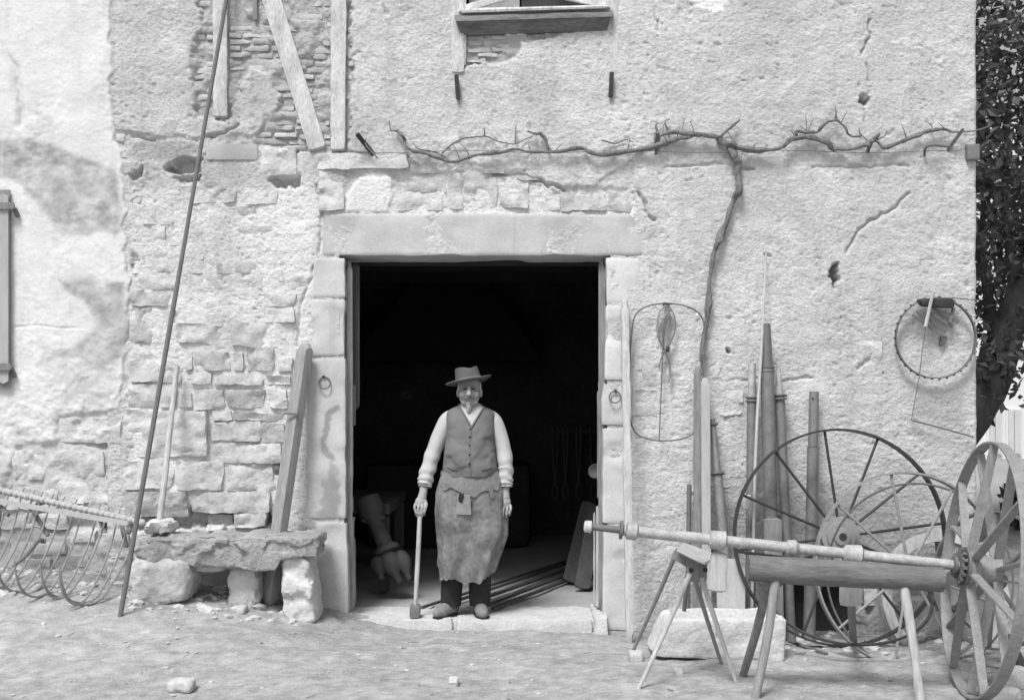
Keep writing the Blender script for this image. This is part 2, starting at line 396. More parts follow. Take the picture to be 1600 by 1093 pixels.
# pale scoured render low on the right, between the posts
er = np.exp(-((X-1040)/70)**2-((Y-640)/260)**2); tone += .09*er
er2 = smooth(640, 800, Y)*smooth(980, 1100, X); h += .004*er2*fbm(X/30, Y/22, None, 61, 3)
# lips, cracks and holes
def crack(pts, wd, dp):
    global h
    d = seg_dist(X+3*vn(X/9, Y/9, None, 77), Y+3*vn(X/9, Y/9, None, 78), pts); h = h-dp*smooth(wd, 0, d)
crack([(1360, 28), (1358, 60), (1345, 85)], 3, .03); crack([(1355, 98), (1358, 130), (1352, 190)], 2.2, .018)
crack([(1420, 300), (1400, 325), (1348, 352), (1322, 392)], 3, .025); crack([(1350, 150), (1350, 162)], 6, .05)

crack([(496, 290), (503, 320), (498, 400), (470, 470), (462, 540)], 3, .022)
crack([(205, 212), (240, 220)], 3, .02); crack([(322, 214), (350, 206), (372, 196)], 3.4, .03)
crack([(770, 268), (815, 274), (850, 285), (880, 294)], 4, .04); crack([(540, 238), (590, 246), (640, 244)], 3, .03)
crack([(1340, 575), (1360, 560)], 4, .02); crack([(1140, 596), (1190, 590)], 3, .012); crack([(1215, 596), (1270, 588)], 2.6, .018)
crack([(1150, 265), (1180, 262)], 3, .03); crack([(1270, 262), (1420, 258)], 3, .016); crack([(1040, 262), (1130, 256)], 2.6, .016)
crack([(1000, 300), (1012, 330), (1024, 345)], 4, .04); crack([(1194, 395), (1205, 398)], 3, .03); crack([(1200, 400), (1196, 440)], 3, .012)
crack([(1024, 12), (1027, 48)], 3, .02); crack([(600, 10), (606, 24)], 3, .02); crack([(1137, 548), (1138, 552)], 4, .08)
def cavity(poly, dp, soft=5):
    global h
    e = smooth(-soft, soft, poly_sd(wx, wy, poly)); h = h*(1-e)-dp*e
cavity([(262, 256), (285, 246), (312, 250), (312, 268), (275, 270), (258, 262)], .10)
cavity([(205, 266), (225, 262), (222, 276), (207, 280)], .06); cavity([(275, 275), (312, 274), (312, 283), (280, 282)], .09)
cavity([(428, 277), (470, 282), (470, 290), (436, 288)], .10); cavity([(294, 798), (424, 800), (428, 824), (292, 824)], .15)
cavity([(196, 806), (300, 800), (300, 826), (196, 830)], .14); cavity([(424, 722), (444, 726), (440, 740), (428, 742)], .12)
cavity([(200, 880), (470, 880), (480, 960), (200, 960)], .16, 8)
cavity([(1303, 411), (1311, 411), (1314, 432), (1310, 448), (1306, 446), (1301, 430)], .16, 1.6); cavity([(1346, 150), (1356, 149), (1357, 160), (1347, 163)], .10, 1.6)
for (a, b) in ((205, 310), (206, 415), (210, 455), (206, 400)): cavity([(a, b), (a+12, b-3), (a+10, b+5), (a, b+7)], .05, 3)
cavity([(1222, 930), (1250, 905), (1290, 916), (1332, 892), (1356, 940), (1345, 1000), (1228, 1000)], .22, 12)  # recess added to make dark shade behind the wheels
# limewash patches, stains and other areas of changed tone
def patch(poly, val, soft=3):
    global tone
    e = smooth(-soft, soft, poly_sd(wx, wy, poly)); tone = tone*(1-e)+val*e
pe = smooth(-2, 3, poly_sd(wx*.4+X*.6, wy*.4+Y*.6, [(546, 298), (560, 277), (612, 275), (614, 285), (606, 332), (540, 332)])); h = h*(1-.8*pe)+.004*pe; tone = tone*(1-pe)+.74*pe
patch([(1062, -40), (1075, 2), (1105, 14), (1120, 24), (1140, 12), (1128, -40)], .86)
patch([(1450, 374), (1475, 372), (1498, 383), (1480, 390)], .70); patch([(206, 222), (313, 224), (313, 250), (206, 248)], .40, 5)
patch([(800, 110), (860, 110), (870, 190), (800, 180)], .50, 18); patch([(1420, 620), (1500, 610), (1510, 670), (1425, 665)], .44, 16)
patch([(1110, 760), (1480, 760), (1520, 1000), (1110, 1000)], .42, 40)  # wide soft area of darker tone low on the right
door = (X > 531) & (X < 953) & (Y > 396); win = (X > 722) & (X < 945) & (Y < 14)
tone = tone+.045*(lump*.43-.5)*coarse-.10*np.clip(pock*3, 0, 1)*.5+.045*n_vf-.06*np.clip(pk2, 0, 1)
edge_r = 1527+2.5*fbm(Y/40, Y*0, None, 88, 3)
h = np.where(X > 1518, h-.10*((X-1518)/9.)**4*.3, h); Xs = np.where(X > 1520, X-(X-1520)/7*(1527-edge_r)*.8, X)
v, q = wall_mesh(Xs, Y, h, ~(door | win))
mk('wall', (v, q), 'plaster', smithy, tone=tone.ravel())

# ---- pieces set in the wall
WR = random.Random(5)
def wstone(x0, y0, x1, y1, front=.004, depth=.12, m='stone', parent=None, k=None, name='stone', rough=.010, chip=.03, j=2.0, tone=None):
    cs = []
    for d in (-front, depth):                             # v: front -> back ; order u,v,w
        pass
    r = lambda: WR.uniform(-j, j)
    fr = {}
    for w_, yy in ((0, y1), (1, y0)):
        for u_, xx in ((0, x0), (1, x1)):
            fr[(u_, w_)] = ((xx+r()-800)/S0, H-(yy+r()*.7-HY)/S0)
    for w_ in (0, 1):
        for v_ in (0, 1):
            for u_ in (0, 1):
                a, b = fr[(u_, w_)]; cs.append((a, -front-WR.uniform(-.005, .005) if v_ == 0 else depth, b))
    nu = int(min(22, max(3, (x1-x0)/4.2))); nw = int(min(16, max(2, (y1-y0)/4.2)))
    if name == 'brick': nu = min(nu, 9); nw = 3
    sd = WR.randrange(9999); big = (x1-x0) > 24 and name != 'brick'
    tl, tv = WR.uniform(-.10, .10), WR.uniform(-.16, .16)
    def fn(p, x):
        x = x.copy(); a = x[:, 0]*11; b = x[:, 2]*11; am = .012 if big else .005
        dx = am*fbm(a, b, None, sd, 3); dz = am*.8*fbm(a+30, b, None, sd+3, 3)
        fr_ = p[:, 1] < 0; cx, cz = x[:, 0].mean(), x[:, 2].mean()
        x[:, 1] += np.where(fr_, (x[:, 0]-cx)*tl+(x[:, 2]-cz)*tv, 0)
        if big:                                           # broken faces: flat facets with sharp steps
            r_ = fbm(x[:, 0]*9+sd, x[:, 2]*13, None, sd+7, 3); x[:, 1] += np.where(fr_, -.009*smooth(-.02, .02, r_)+.0045-.007*r_, 0)
        x[:, 0] += dx; x[:, 2] += dz
        return x
    mb = rock(MB(), cs, (nu, 2, nw), k or WR.uniform(14, 30), rough*.8, 30, sd, chip=chip, fn=fn if m not in ('ashlar',) else None)
    return mk(name, mb, m, parent or smithy, tone=tone)
HAND = [(201,479,239,537),(242,485,274,504),(274,504,354,537),(360,504,448,541),(403,457,462,479),(414,480,461,502),(302,547,360,579),(364,549,379,578),(384,543,429,580),(433,560,457,581),(289,551,300,579),(298,583,330,598),(332,583,414,601),(416,586,456,603),(200,599,246,635),(277,614,298,636),(302,607,352,639),(354,608,414,637),(416,607,448,637),(205,455,270,478),(330,641,362,655),(364,643,444,657),(330,658,407,688),(408,660,446,690),(330,690,442,723),(197,718,272,764),(273,720,350,765),(354,723,428,768),(195,768,293,807),(296,768,424,800),(367,799,416,824),(200,552,286,596),(248,600,275,636),(321,803,362,826),(225,810,262,828)]
for k_, (a, b, c, d) in enumerate(HAND):
    fr = .004 if b > 540 else -.002
    if b > 760: fr = .016
    wstone(a, b, c, d, fr if a not in (321, 225) else -.06, chip=.035)
wstone(195, 641, 327, 715, .010, m='pale_stone', k=24, rough=.007, chip=.01)
wstone(320, 226, 406, 251, .012, m='ashlar', k=18, rough=.002, chip=0, tone=.84); wstone(408, 232, 465, 274, .012, m='pale_stone')
for (a, b, c, d) in [(621,277,697,300),(621,303,694,329),(723,277,777,325),(828,303,875,329),(879,306,948,329),(780,284,826,326),(698,280,722,326),(640,256,750,272),(950,300,990,330),(792,262,850,281)]:
    wstone(a, b, c, d, WR.uniform(-.009, .0), chip=.03)
wstone(755, 252, 788, 272, .016, m='brick')
wstone(470, 240, 640, 264, .014, m='pale_stone'); wstone(500, 264, 538, 330, .006)
y = 296
while y < 452:                                            # courses half buried in the old pointing
    hh = WR.uniform(20, 34); x = 200+WR.uniform(0, 20)
    while x < 480:
        ww = WR.uniform(34, 92)
        if x+ww < 490: wstone(x+1, y+1, x+ww-2, y+hh-2, WR.uniform(-.012, .001), chip=.03)
        x += ww
    y += hh
y = 470
while y < 990:                                            # stones showing through the scoured render right of the door
    hh = WR.uniform(26, 46); x = 990+WR.uniform(0, 30)
    while x < 1500:
        ww = WR.uniform(44, 110)
        if x+ww < 1516 and WR.random() < (.25 if x > 1130 else .5)*(1 if y < 700 else 1.5): wstone(x+2, y+2, x+ww-3, min(y+hh-3, 1000), WR.uniform(-.010, -.001), chip=.03, m='pale_stone' if x < 1130 else 'stone')
        x += ww
    y += hh
for yy in range(0, 235, 13):                              # quoins at the seam with the next house
    if WR.random() < .8: wstone(180+WR.uniform(-4, 3), yy+WR.uniform(0, 3), 196+WR.uniform(-3, 5), yy+12, WR.uniform(0, .014))
def wbrick(x0, x1, y0, y1, fr): wstone(x0, y0, x1, y1, fr, .06, 'brick', k=7, name='brick', rough=.009, chip=.03, j=1.2)
def fill_bricks(poly, xa, xb, ya, yb, pitch):
    y = ya; r = 0
    while y < yb:
        x = xa-(r % 2)*18
        while x < xb:
            ww = WR.uniform(28, 46); cx, cy = x+ww/2, y+pitch/2
            a, b = max(x, xa), min(x+ww-1.6, xb)
            if b-a > 8 and float(poly_sd(np.array([(a+b)/2]), np.array([cy]), poly)[0]) > -2 and WR.random() < .93:
                wbrick(a, b, y+.8, y+pitch-1.2+WR.uniform(-.6, .6), WR.uniform(-.028, .002))
            x += ww
        y += pitch; r += 1
fill_bricks(BRICK_ZONE, 303, 333, 0, 184, 10.4); fill_bricks(BRICK_ZONE, 357, 480, 18, 236, 10.4)
fill_bricks(BRICK_ZONE, 466, 517, 0, 236, 10.4); fill_bricks(BRICK_ZONE, 544, 553, 0, 236, 10.4); fill_bricks(BRICK_SILL, 729, 820, 52, 104, 9.6)
# timbers
def timber(a, b, wa, wb, name='timber_post'):
    p0, p1 = P(a[0], a[1], 0), P(b[0], b[1], 0)
    mb = bar(MB(), p0, p1, wa/S0, .10, 0, wb/S0, .10, n=(6, 4, 60), k=40, rough=.008, seed=int(a[0]), nscale=14)
    o = mk(name, mb, 'whitewash', smithy); o.location.y += .030; return o
timber((344, -60), (345, 184), 22, 22); timber((530, -60), (528, 236), 25, 22); timber((406, -60), (497, 234), 30, 27, 'timber_brace')
box_ = MB(); bar(box_, P(398, -40, -.005), P(399, 34, -.005), .03, .03); mk('plank_end', box_, 'grey_wood', smithy)

# ---- dressed stones round the door
def ashlar(x0, y0, x1, y1, front, depth, name, k=22, rough=.003, tn=1.0, nn=None, fn=None, chip=0, pv=None, j=1.0):
    r = lambda: WR.uniform(-j, j)
    cs = []
    q = {(u, w_): ((xx+r()-800)/S0, H-(yy+r()-HY)/S0) for w_, yy in ((0, y1), (1, y0)) for u, xx in ((0, x0), (1, x1))}
    for w_ in (0, 1):
        for v_ in (0, 1):
            for u_ in (0, 1): cs.append((q[(u_, w_)][0], -front if v_ == 0 else depth, q[(u_, w_)][1]))
    mb = rock(MB(), cs, nn or (10, 6, 12), k, rough, 10, WR.randrange(999), fn=fn, chip=chip)
    vv = mb.V(); px = 800+vv[:, 0]*S0; py = HY-(vv[:, 2]-H)*S0
    t = np.full(len(vv), tn) if pv is None else pv(px, py, tn)
    return mk(name, mb, 'ashlar', smithy, tone=t)
def stain(px, py, tn):
    d1 = seg_dist(px+2*vn(px/6, py/6, None, 3), py, [(527, 637), (514, 645), (511, 668), (505, 690), (508, 706), (520, 714)])
    e = smooth(6.5, 3, d1)
    d2 = poly_sd(px+5*vn(px/9, py/9, None, 5), py+5*vn(px/9, py/9, None, 6), [(514, 722), (530, 730), (531, 808), (498, 810), (503, 765), (512, 740)])
    e = np.maximum(e, .8*smooth(-3, 4, d2)); d3 = seg_dist(px, py, [(520, 470), (520, 545)]); e = np.maximum(e, .22*smooth(9, 3, d3))
    return tn*(1-.42*e)
def lint(px, py, tn): return tn*(1+.05*fbm(px/60, py/30, None, 7, 3)-.10*smooth(2.2, .6, np.abs(px-805))-.07*smooth(.2, .6, fbm(px/26, py/40, None, 9, 3)))
def lint_fn(p, x):                                        # the broken right end of the lintel
    px = 800+x[:, 0]*S0; py = HY-(x[:, 2]-H)*S0
    lim = np.interp(py, [330, 345, 372, 400], [980, 992, 1012, 1014]); over = np.clip(px-lim, 0, 99)
    x = x.copy(); x[:, 0] -= over/S0; return x
ashlar(497, 332, 1016, 400, .010, .45, 'lintel_stone', chip=.03, rough=.005, tn=.90, nn=(120, 6, 20), pv=lint, fn=lint_fn)
LJ = [(489, 402, 539, 465, .010, .98), (486, 467, 539, 556, .012, .96), (478, 558, 541, 812, .014, .92), (495, 815, 545, 962, .032, .96)]
for a, b, c, d, f_, t_ in LJ: ashlar(a, b, c, d, f_, .42, 'jamb_stone', tn=t_, nn=(22, 6, int((d-b)/3)), pv=stain, rough=.006, chip=.045, k=34)
RJ = [(947, 402, 1000, 475, .004, 1.1), (946, 477, 972, 593, .010, 1.12), (940, 596, 988, 664, .012, .96), (942, 667, 986, 818, .010, 1.0), (942, 821, 984, 984, .016, 1.04)]
for a, b, c, d, f_, t_ in RJ: ashlar(a, b, c, d, f_, .42, 'jamb_stone', tn=t_, nn=(10, 6, int((d-b)/4)), rough=.006, chip=.045, k=34)
ashlar(1508, 226, 1529, 251, .045, .10, 'corner_block', tn=.34, k=12, rough=.006)
for a, b in ((500, 537.5), (949, 978)):
    jb = MB(); box(jb, (a-800)/S0, (b-800)/S0, .004, .41, -.1, H-(404-HY)/S0); mk('jamb_core', jb, 'pale_stone', smithy, False)
# threshold
for a, b in ((520, 711), (712, 926), (925, 948)):
    zt = 0 if a < 900 else .02
    cs = box8((a+1-800)/S0, (b-1-800)/S0, -.15 if a < 900 else -.18, .42, -.2, zt)
    mk('threshold_stone', rock(MB(), cs, (26, 12, 6), 26, .016, 12, a, chip=.03), 'pale_stone', smithy)
bs_ = MB(); box(bs_, (520-800)/S0, (947-800)/S0, -.11, .40, -.2, -.012); mk('threshold_bed', bs_, 'pale_stone', smithy, False)
# tether rings
for (a, b, s_) in ((507, 590, 9), (961, 612, 9)):
    rg = MB(); aa = np.linspace(0, 2*math.pi, 20, endpoint=False)
    tube(rg, [P(a+s_*math.sin(t), b+8+s_*math.cos(t), -.03-.012*math.cos(t)) for t in aa], .0052, 6, closed=True)
    o = mk('tether_ring', rg, 'iron', smithy); st = MB(); lathe(st, P(a, b-2, .02), (0, -1, 0), [(0, .009), (.05, .009), (.055, .004)], 8); mk('staple', st, 'dark_iron', o)
# iron pins under the window
for (a, b, c, d) in ((713, 116, 716, 156), (956, 112, 954, 153)):
    pb = MB(); bar(pb, P(a, b, -.05), P(c, d, -.035), .032, .02, n=(2, 2, 4)); bar(pb, P(c, d-4, .03), P(c, d-3, -.045), .02, .02, n=(1, 1, 2)); mk('shutter_pin', pb, 'dark_iron', smithy)

# ---- upper window
wz = lambda py: H-(py-HY)/S0
wxx = lambda px: (px-800)/S0
sb = MB()
prof = [(.0, .0), (-.05, .004), (-.085, -.03), (-.10, -.055), (-.075, -.09), (-.04, -.115), (-.03, -.13), (0, -.135)]
vs_ = []; nS = 28
for i in range(nS+1):
    t = i/nS; px = 711+t*246; top = 27-7*t
    for (yy, zz) in prof:
        sh = 1-.0; vs_.append((wxx(px)+(0 if 0 < i < nS else (1 if i == 0 else -1)*max(0, -zz-.03)*.45), yy+.01+.004*vn(t*9, zz*20, None, 4), wz(top)+zz))
sb.add(vs_, grid_faces(nS+1, len(prof))+[tuple(range(len(prof)-1, -1, -1)), tuple(nS*len(prof)+k for k in range(len(prof)))])
win_o = mk('window', sb, 'dark_wood', smithy)
for a, b, y1, f_ in ((706, 725, 116, -.022), (943, 956, 150, -.010), (957, 966, 104, -.016), (720, 728, 104, -.008)):
    wf = MB(); bar(wf, (wxx((a+b)/2), .04+f_, wz(-60)), (wxx((a+b)/2), .04+f_, wz(y1)), (b-a)/S0, .09, n=(3, 2, 14), k=30, rough=.005, seed=a); mk('frame_post', wf, 'whitewash', win_o)
lg = MB(); rock(lg, [(wxx(714), -.07, wz(25)), (wxx(955), -.07, wz(17)), (wxx(714), .12, wz(23)), (wxx(955), .12, wz(15)), (wxx(714), -.07, wz(18)), (wxx(955), -.07, wz(12)), (wxx(714), .12, wz(16)), (wxx(955), .12, wz(10))], (12, 3, 2), 14, .003); mk('sill_board', lg, 'whitewash', win_o)
pb = MB(); bar(pb, (wxx(772), .12, wz(20)), (wxx(772), .12, wz(-60)), 84/S0, .02, n=(4, 1, 4)); mk('boarded_pane', pb, 'board', win_o)
pb = MB(); box(pb, wxx(815), wxx(945), .14, .15, wz(20), wz(-60)); mk('pane', pb, 'glass', win_o, False)
for a, b in (((726, 14), (800, -12)), ((950, 9), (872, -12))):
    pb = MB(); bar(pb, P(*a, 0), (wxx(b[0]), .05, wz(b[1])), .05, .03, n=(2, 1, 6)); o = mk('stay_board', pb, 'whitewash', win_o)

# ---- shell of the building, inside and out
sh = MB(); e0, e1 = wxx(192), wxx(1527)
box(sh, e1-.40, e1-.006, .06, 6.2, -.3, 4.6); mk('side_wall', sh, 'stone', smithy, False)
sh = MB(); box(sh, e0-6, e1-.01, -.005, .40, wz(-58), 6.3); mk('unseen_upper_wall', sh, 'stone', smithy, False)  # unseen upper storey, extended up to block the sky light
sh = MB(); sh.add([(e0-6, -.35, 6.25), (e1+.25, -.35, 6.25), (e1+.25, 3.2, 7.8), (e0-6, 3.2, 7.8), (e0-6, 6.6, 6.25), (e1+.25, 6.6, 6.25),
    (e0-6, -.35, 6.33), (e1+.25, -.35, 6.33), (e1+.25, 3.2, 7.88), (e0-6, 3.2, 7.88), (e0-6, 6.6, 6.33), (e1+.25, 6.6, 6.33)],
    [(0, 3, 2, 1), (3, 4, 5, 2), (6, 7, 8, 9), (9, 8, 11, 10), (0, 1, 7, 6), (4, 10, 11, 5), (1, 2, 8, 7), (2, 5, 11, 8), (0, 6, 9, 3), (3, 9, 10, 4)]); mk('roof', sh, 'brick', smithy, False)  # unseen roof and eaves, added above to keep light off
rx0, rx1, rb = -2.35, 2.75, 5.1
def slab(name, m, *b):
    q = MB(); box(q, *b); return mk(name, q, m, smithy, False)
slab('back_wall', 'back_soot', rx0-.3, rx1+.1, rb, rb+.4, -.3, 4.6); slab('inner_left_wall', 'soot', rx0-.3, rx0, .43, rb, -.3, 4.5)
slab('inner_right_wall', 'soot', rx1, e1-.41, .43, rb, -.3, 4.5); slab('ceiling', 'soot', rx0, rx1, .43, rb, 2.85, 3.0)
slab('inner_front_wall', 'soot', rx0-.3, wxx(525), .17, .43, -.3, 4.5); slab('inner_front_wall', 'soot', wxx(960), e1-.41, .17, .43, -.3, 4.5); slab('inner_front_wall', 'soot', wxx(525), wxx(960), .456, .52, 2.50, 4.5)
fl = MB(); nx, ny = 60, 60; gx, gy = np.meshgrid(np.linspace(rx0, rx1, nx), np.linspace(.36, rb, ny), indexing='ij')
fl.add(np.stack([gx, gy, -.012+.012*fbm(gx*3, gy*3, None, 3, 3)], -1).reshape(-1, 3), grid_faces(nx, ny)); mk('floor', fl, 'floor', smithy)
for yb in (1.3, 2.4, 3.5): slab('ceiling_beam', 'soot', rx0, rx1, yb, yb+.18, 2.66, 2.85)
# door frame and the folded leaves
def dboard(x0, x1, y0, y1, Y0, Y1, m='grey_wood', name='door_board'):
    q = MB(); rock(q, [((a-800)*(D+Yy)/F, Yy, H-(b-HY)*(D+Yy)/F) for b in (y1, y0) for Yy in (Y0, Y1) for a in (x0, x1)], (3, 2, 16), 18, .004, 9, x0); return mk(name, q, m, smithy)
dboard(541, 551, 406, 950, .06, .12); dboard(548, 562, 410, 640, .16, .22, 'inner_wood'); dboard(546, 556, 600, 665, .13, .17); dboard(545, 551, 815, 945, .30, .36, 'pale_wood')
dboard(935, 946, 404, 955, .06, .12); dboard(931, 936, 790, 950, .16, .20, 'pale_wood'); dboard(933, 938, 610, 780, .12, .18); dboard(927, 930, 800, 945, .24, .28, 'pale_wood')

# ------------------------------------------------------------------ the next house
X, Y = wall_grid(-120, 204, -60, 960)
edge = np.interp(Y, [-60, 40, 90, 130, 180, 205, 235, 320, 480, 560, 640, 700, 960], [184, 176, 184, 174, 184, 188, 194, 200, 206, 198, 194, 190, 192])+7*fbm(Y/22, X*0, None, 55, 3)+3*vn(Y/17, X*0, None, 56)
wx = X+10*fbm(X/40, Y/40, None, 171, 3); wy = Y+10*fbm(X/40, Y/40, None, 172, 3)
nb = fbm(X/80, Y/80, None, 101, 3); nm = fbm(X/20, Y/18, None, 102, 4); nf = fbm(X/8, Y/7, None, 103, 3)
rough_z = smooth(560, 680, Y)
nv_ = fbm(X/3.6, Y/3.2, None, 106, 2); rz = np.clip(rough_z+.35*smooth(.0, .4, fbm(X/45, Y/45, None, 107, 3)), 0, 1)
h = np.interp(Y, [190, 260], [.030, .010])+.006*nb+(.0025+.006*rz)*nm+(.0016+.004*rz)*nf+(.0008+.0022*rz)*nv_+.004*rz*smooth(-.06, .08, nm)
ins = edge-X; h -= .05*smooth(9, -2, ins); 
tone = .70+.04*nb+.03*nm+.02*nf-.05*smooth(.15, .5, fbm(X/14, Y/60, None, 131, 3))-.04*smooth(.5, .8, vn(X/4, Y/4, None, 133))
st1 = smooth(-3, 9, poly_sd(wx, wy, [(-120, 210), (60, 222), (120, 236), (185, 262), (196, 330), (180, 372), (100, 368), (60, 330), (30, 290), (-120, 270)]))
st2 = smooth(-4, 10, poly_sd(wx, wy, [(92, 436), (130, 430), (190, 438), (205, 500), (196, 560), (150, 580), (80, 560), (110, 540), (150, 505), (128, 470), (100, 455)]))
st3 = .5*smooth(-30, 30, poly_sd(wx, wy, [(70, 560), (190, 560), (180, 640), (80, 660)]))
stn = np.clip(np.maximum(np.maximum(st1, st2), st3)*(.75+.6*fbm(X/18, Y/18, None, 120, 3)), 0, 1); tone = tone-.34*stn; h = h+stn*.003*nf
low = smooth(620, 760, Y); tone -= .10*low
# an old scar down the left edge and fallen plaster low down
cr = seg_dist(wx, wy, [(-4, 20), (14, 85), (26, 110), (30, 150), (36, 200)]); sc_ = smooth(9, 3, cr)*smooth(60, 120, Y)*.8; h -= .012*smooth(4, 0, cr)+.008*sc_; tone -= .10*sc_
for pl in ([(62, 695), (190, 690), (196, 960), (-120, 960), (-120, 800), (10, 760), (28, 700)], [(88, 646), (196, 640), (196, 700), (90, 695)]):
    e = smooth(-5, 6, poly_sd(wx, wy, pl)); h -= .022*e; tone -= .10*e
for pl, dp in (([(152, 808), (226, 806), (226, 836), (160, 836)], .14), ([(70, 815), (150, 812), (150, 826), (70, 826)], .05)):
    e = smooth(-4, 4, poly_sd(wx, wy, pl)); h = h*(1-e)-dp*e
ln = smooth(2, 0, np.abs(Y-510-4*vn(X/30, X*0, None, 9)))*smooth(0, 30, X)*smooth(140, 90, X); h -= .008*ln
v, q = wall_mesh(X, Y, h, X < edge+1); mk('wall', (v, q), 'smooth_plaster', house, tone=tone.ravel())
for (a, b, c, d) in [(90,650,192,692),(170,704,188,747),(93,752,193,786),(75,705,166,746),(108,828,150,846),(147,834,202,871),(0,800,106,826),(18,846,104,866),(82,866,140,886),(-60,846,16,880),(10,760,90,796),(-70,790,0,840),(20,700,72,750),(30,872,80,900)]:
    wstone(a, b, c, d, .010 if b > 780 else .001, parent=house, chip=.03, m='pale_stone' if b < 790 else 'stone')
shut = MB(); box(shut, wxx(-100), wxx(19), -.045, -.028, wz(605), wz(298)); so_ = mk('shutter', shut, 'grey_wood', house, False)
for i, a in enumerate((-100, -74, -48, -22, 2)):
    b = min(a+25, 19.5); q = MB(); bar(q, (wxx((a+b)/2), -.055, wz(607)), (wxx((a+b)/2), -.055, wz(297)), (b-a-1)/S0, .02, n=(2, 1, 12), seed=i); mk('plank', q, 'board', so_)
for yy, xr in ((324, 33), (573, 28)):
    q = MB(); bar(q, (wxx(-100), -.075, wz(yy)), (wxx(xr), -.075, wz(yy)), 11/S0, .02, n=(2, 1, 8)); bt = mk('batten', q, 'grey_wood', so_)
    q = MB(); bar(q, (wxx(xr-8), -.03, wz(yy+2)), (wxx(xr-2), -.03, wz(yy+16)), .03, .03, n=(1, 1, 2)); mk('hinge_pin', q, 'iron', so_)
slab2 = MB(); box(slab2, -7.5, e0-.02, .2, .5, -.3, wz(-58)); mk('inner_wall', slab2, 'stone', house, False)

# ------------------------------------------------------------------ things leaning on the left
q = MB(); g0 = G(187, 962, -.02); top = P(362, -50, -.03); tube(q, np.linspace(g0, top, 12), [.0165]*6+[.0145]*6, 8); tag(mk('iron_rod', q, 'iron'), 'long thin rusty iron rod leaning across the wall from ground to roof', 'rod')
t = thing('beam_plank', 'heavy squared wooden beam leaning against the wall beside the bench', 'beam', G(424, 935))
q = MB(); bot = G(430, 935, 0); bot[1] = -.30; bot[2] = float(ground_z(bot[0], -.30)); bar(q, bot, P(478, 537, -.075), .098, .07, R(-38), n=(4, 3, 24), k=20, rough=.004, seed=3); mk('beam', q, 'beam_wood', t)
q = MB(); aa = np.linspace(0, 1, 9); c_ = bot+(P(478, 537, -.075)-bot)*.73
bar(q, c_+np.array((-.075, -.045, .0)), c_+np.array((.035, -.075, -.006)), .016, .012, n=(1, 1, 5)); mk('iron_strap', q, 'iron', t)
t = thing('pole', 'pale round wooden pole standing on the stone bench with its top on the wall', 'pole', P(248, 828, -.36))
q = MB(); tube(q, [P(248, 826, -.36), P(256, 760, -.30), P(266, 665, -.18), P(277, 572, -.06)], [.024, .021, .02, .019], 10, noise=.06, res=24); mk('shaft', q, 'pale_wood', t)
q = MB(); lathe(q, P(248, 829, -.362), P(256, 760, -.30)-P(248, 829, -.362), [(0, .026), (.045, .027), (.05, .022)], 12); mk('ferrule', q, 'grey_wood', t)

# ------------------------------------------------------------------ stone bench
t = thing('stone_bench', 'rough stone slab bench on three uneven stone blocks left of the doorway', 'bench', G(350, 950))
def pxbox(tl, tr, bl, br, Yf, Yb, topd=0):
    """eight corners from a front face given in photo pixels at depth Yf, carried straight back to Yb"""
    f_ = {(0, 1): P(*tl, Yf), (1, 1): P(*tr, Yf), (0, 0): P(*bl, Yf), (1, 0): P(*br, Yf)}; r = []
    for w_ in (0, 1):
        for v_ in (0, 1):
            for u_ in (0, 1):
                p = f_[(u_, w_)].copy()
                if v_: p[1] = Yb
                r.append(p)
    return r
def slab_fn(p, x):
    x = facet(x, 5, .026, 6); x = x.copy(); px = 800+x[:, 0]*F/(D+x[:, 1]); und = (p[:, 2] < -.5)
    lift = np.interp(px, [205, 240, 262, 292, 340, 400, 430, 440, 500], [.03, -.05, -.01, -.05, -.075, -.075, -.06, .03, .05])
    x[:, 2] += np.where(und, lift*.8, 0); return x
q = rock(MB(), pxbox((208, 841), (494, 838), (204, 872), (494, 880), -.58, -.10), (90, 22, 20), 14, .012, 22, 21, fn=slab_fn, chip=.03); mk('slab', q, 'bench_stone', t)
def block(px0, px1, pt, pb, Yf, Yb, tilt=0, name='support_block', seed=0, m='stone', k=6, inset=0):
    c = pxbox((px0+tilt, pt), (px1+tilt-inset, pt), (px0, pb), (px1, pb), Yf, Yb)
    return mk(name, rock(MB(), c, (26, 16, 26), k, .012, 24, seed, chip=.03, fn=lambda p, x: facet(x, seed*7, .020, 5)), m, t)
block(194, 292, 872, 948, -.60, -.15, 6, seed=4, k=5); block(353, 404, 886, 952, -.42, -.12, 0, seed=5, m='pale_stone'); block(440, 494, 866, 974, -.56, -.2, -2, seed=6, m='pale_stone', k=7, inset=8)
q = rock(MB(), pxbox((286, 868), (352, 880), (290, 892), (350, 896), -.45, -.15), (10, 6, 5), 6, .02, 10, 7, chip=.04); mk('wedge_stone', q, 'pale_stone', t)
def rock_thing(name, px0, px1, py0, py1, Yf, Yb, label, cat='stone', m='pale_stone', seed=0, group=None, k=4):
    q = rock(MB(), pxbox((px0, py0), (px1, py0), (px0, py1), (px1, py1), Yf, Yb), (8, 6, 5), k, .012, 24, seed, chip=.02, fn=lambda p, x: facet(x, seed*3+1, .018, 16))
    return tag(mk(name, q, m), label, cat, group)
rock_thing('loose_stone', 224, 268, 812, 836, -.42, -.22, 'whitish stone lying on the left end of the stone bench behind the pole', seed=1)
rock_thing('loose_stone', 318, 347, 822, 838, -.30, -.16, 'small whitish stone lying on the middle of the stone bench', seed=2)

